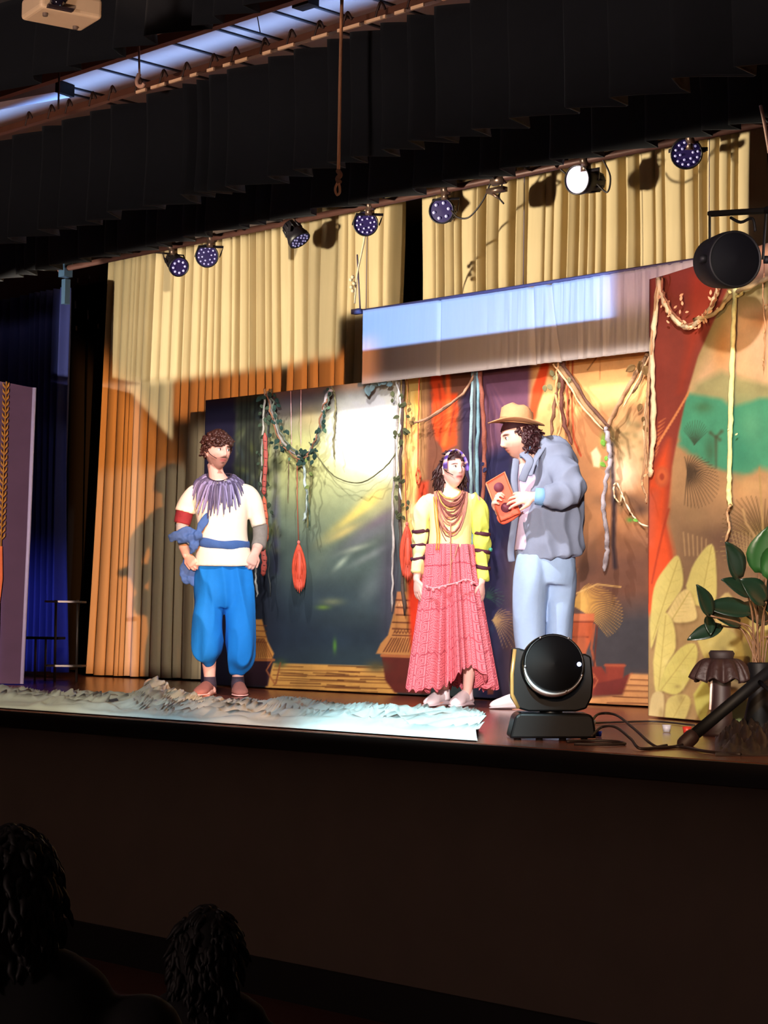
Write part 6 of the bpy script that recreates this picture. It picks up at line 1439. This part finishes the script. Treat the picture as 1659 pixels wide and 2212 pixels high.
# ================================================================ AUDIENCE
def sitter(px, ptop, D, label, hw, dark, seed, shoulders, hairc):
    top = onD(px, ptop, D); k = D/FPX; g = np.array([top[0], top[1], 0.0])
    t = thing('person', label, 'person', g, YAW); L_ = lambda x, y, z: np.array([x, y, z])
    zt = top[2]; s = hw/.145; hc = L_(0, 0, zt-.118*s-.012); Rm = rotm(PI)
    G = head_geo(hc, Rm, s); sw_, zs = shoulders; zs = zt-zs
    G += [tube([hc+[0, .01, -.06*s], hc+[0, .0, -.15*s], L_(0, 0, zs+.01)], [.055*s, .052*s, .075*s], 16, None, True, True)]
    G += [tube([L_(0, 0, zs+.01), L_(0, 0, zs-.12), L_(0, -.02, zs-.30), L_(0, -.03, max(.42, zs-.5))], [(sw_*.62, .07), (sw_*.85, .10), (sw_*.75, .10), (sw_*.8, .12)], 20, np.array([1., 0, 0]), True, True)]
    for sg in (-1, 1):
        w_ = L_(sg*sw_*.6, .36, max(.44, zs-.46)); G += [arm([L_(sg*sw_*.9, 0, zs-.05), L_(sg*sw_*1.05, .03, zs-.25), L_(sg*sw_, .2, zs-.4), w_], [.055*s, .045*s, .04*s, .028*s])]
        G += hand_geo(w_, (-.1*sg, 1, -.1), (0, 0, -1), .8*s, .3, thumb=-sg)
        G += [arm([L_(sg*.10, 0, max(.42, zs-.5)), L_(sg*.12, .42, .44), L_(sg*.12, .44, .10)], [.08*s, .065*s, .042*s]), tube([L_(sg*.12, .44, .045), L_(sg*.12, .60, .035)], [.04, .035], 12, None, True, True)]
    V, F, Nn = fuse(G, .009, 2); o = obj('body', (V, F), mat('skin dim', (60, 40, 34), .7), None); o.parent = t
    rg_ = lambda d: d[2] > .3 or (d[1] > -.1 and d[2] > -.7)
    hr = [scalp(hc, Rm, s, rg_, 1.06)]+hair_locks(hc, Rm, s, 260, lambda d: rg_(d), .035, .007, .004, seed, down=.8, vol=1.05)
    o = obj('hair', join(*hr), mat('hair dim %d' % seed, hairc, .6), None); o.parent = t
    V, F, Nn = fuse([tube([L_(0, 0, zs+.02), L_(0, 0, zs-.12), L_(0, -.02, zs-.30), L_(0, -.03, max(.40, zs-.52))], [(sw_*.70, .085), (sw_*.95, .12), (sw_*.85, .12), (sw_*.9, .14)], 24, np.array([1., 0, 0]), True, True)]+[arm([L_(sg*sw_*.85, 0, zs-.04), L_(sg*sw_*1.07, .03, zs-.25), L_(sg*sw_*1.02, .18, zs-.38)], [.075*s, .06*s, .055*s]) for sg in (-1, 1)], .011, 3)
    o = obj('jumper', (wrinkle(V, Nn, .008, 8, 8, 5, seed), F), mat('jumper %d' % seed, dark, .85), None); o.parent = t
    return t
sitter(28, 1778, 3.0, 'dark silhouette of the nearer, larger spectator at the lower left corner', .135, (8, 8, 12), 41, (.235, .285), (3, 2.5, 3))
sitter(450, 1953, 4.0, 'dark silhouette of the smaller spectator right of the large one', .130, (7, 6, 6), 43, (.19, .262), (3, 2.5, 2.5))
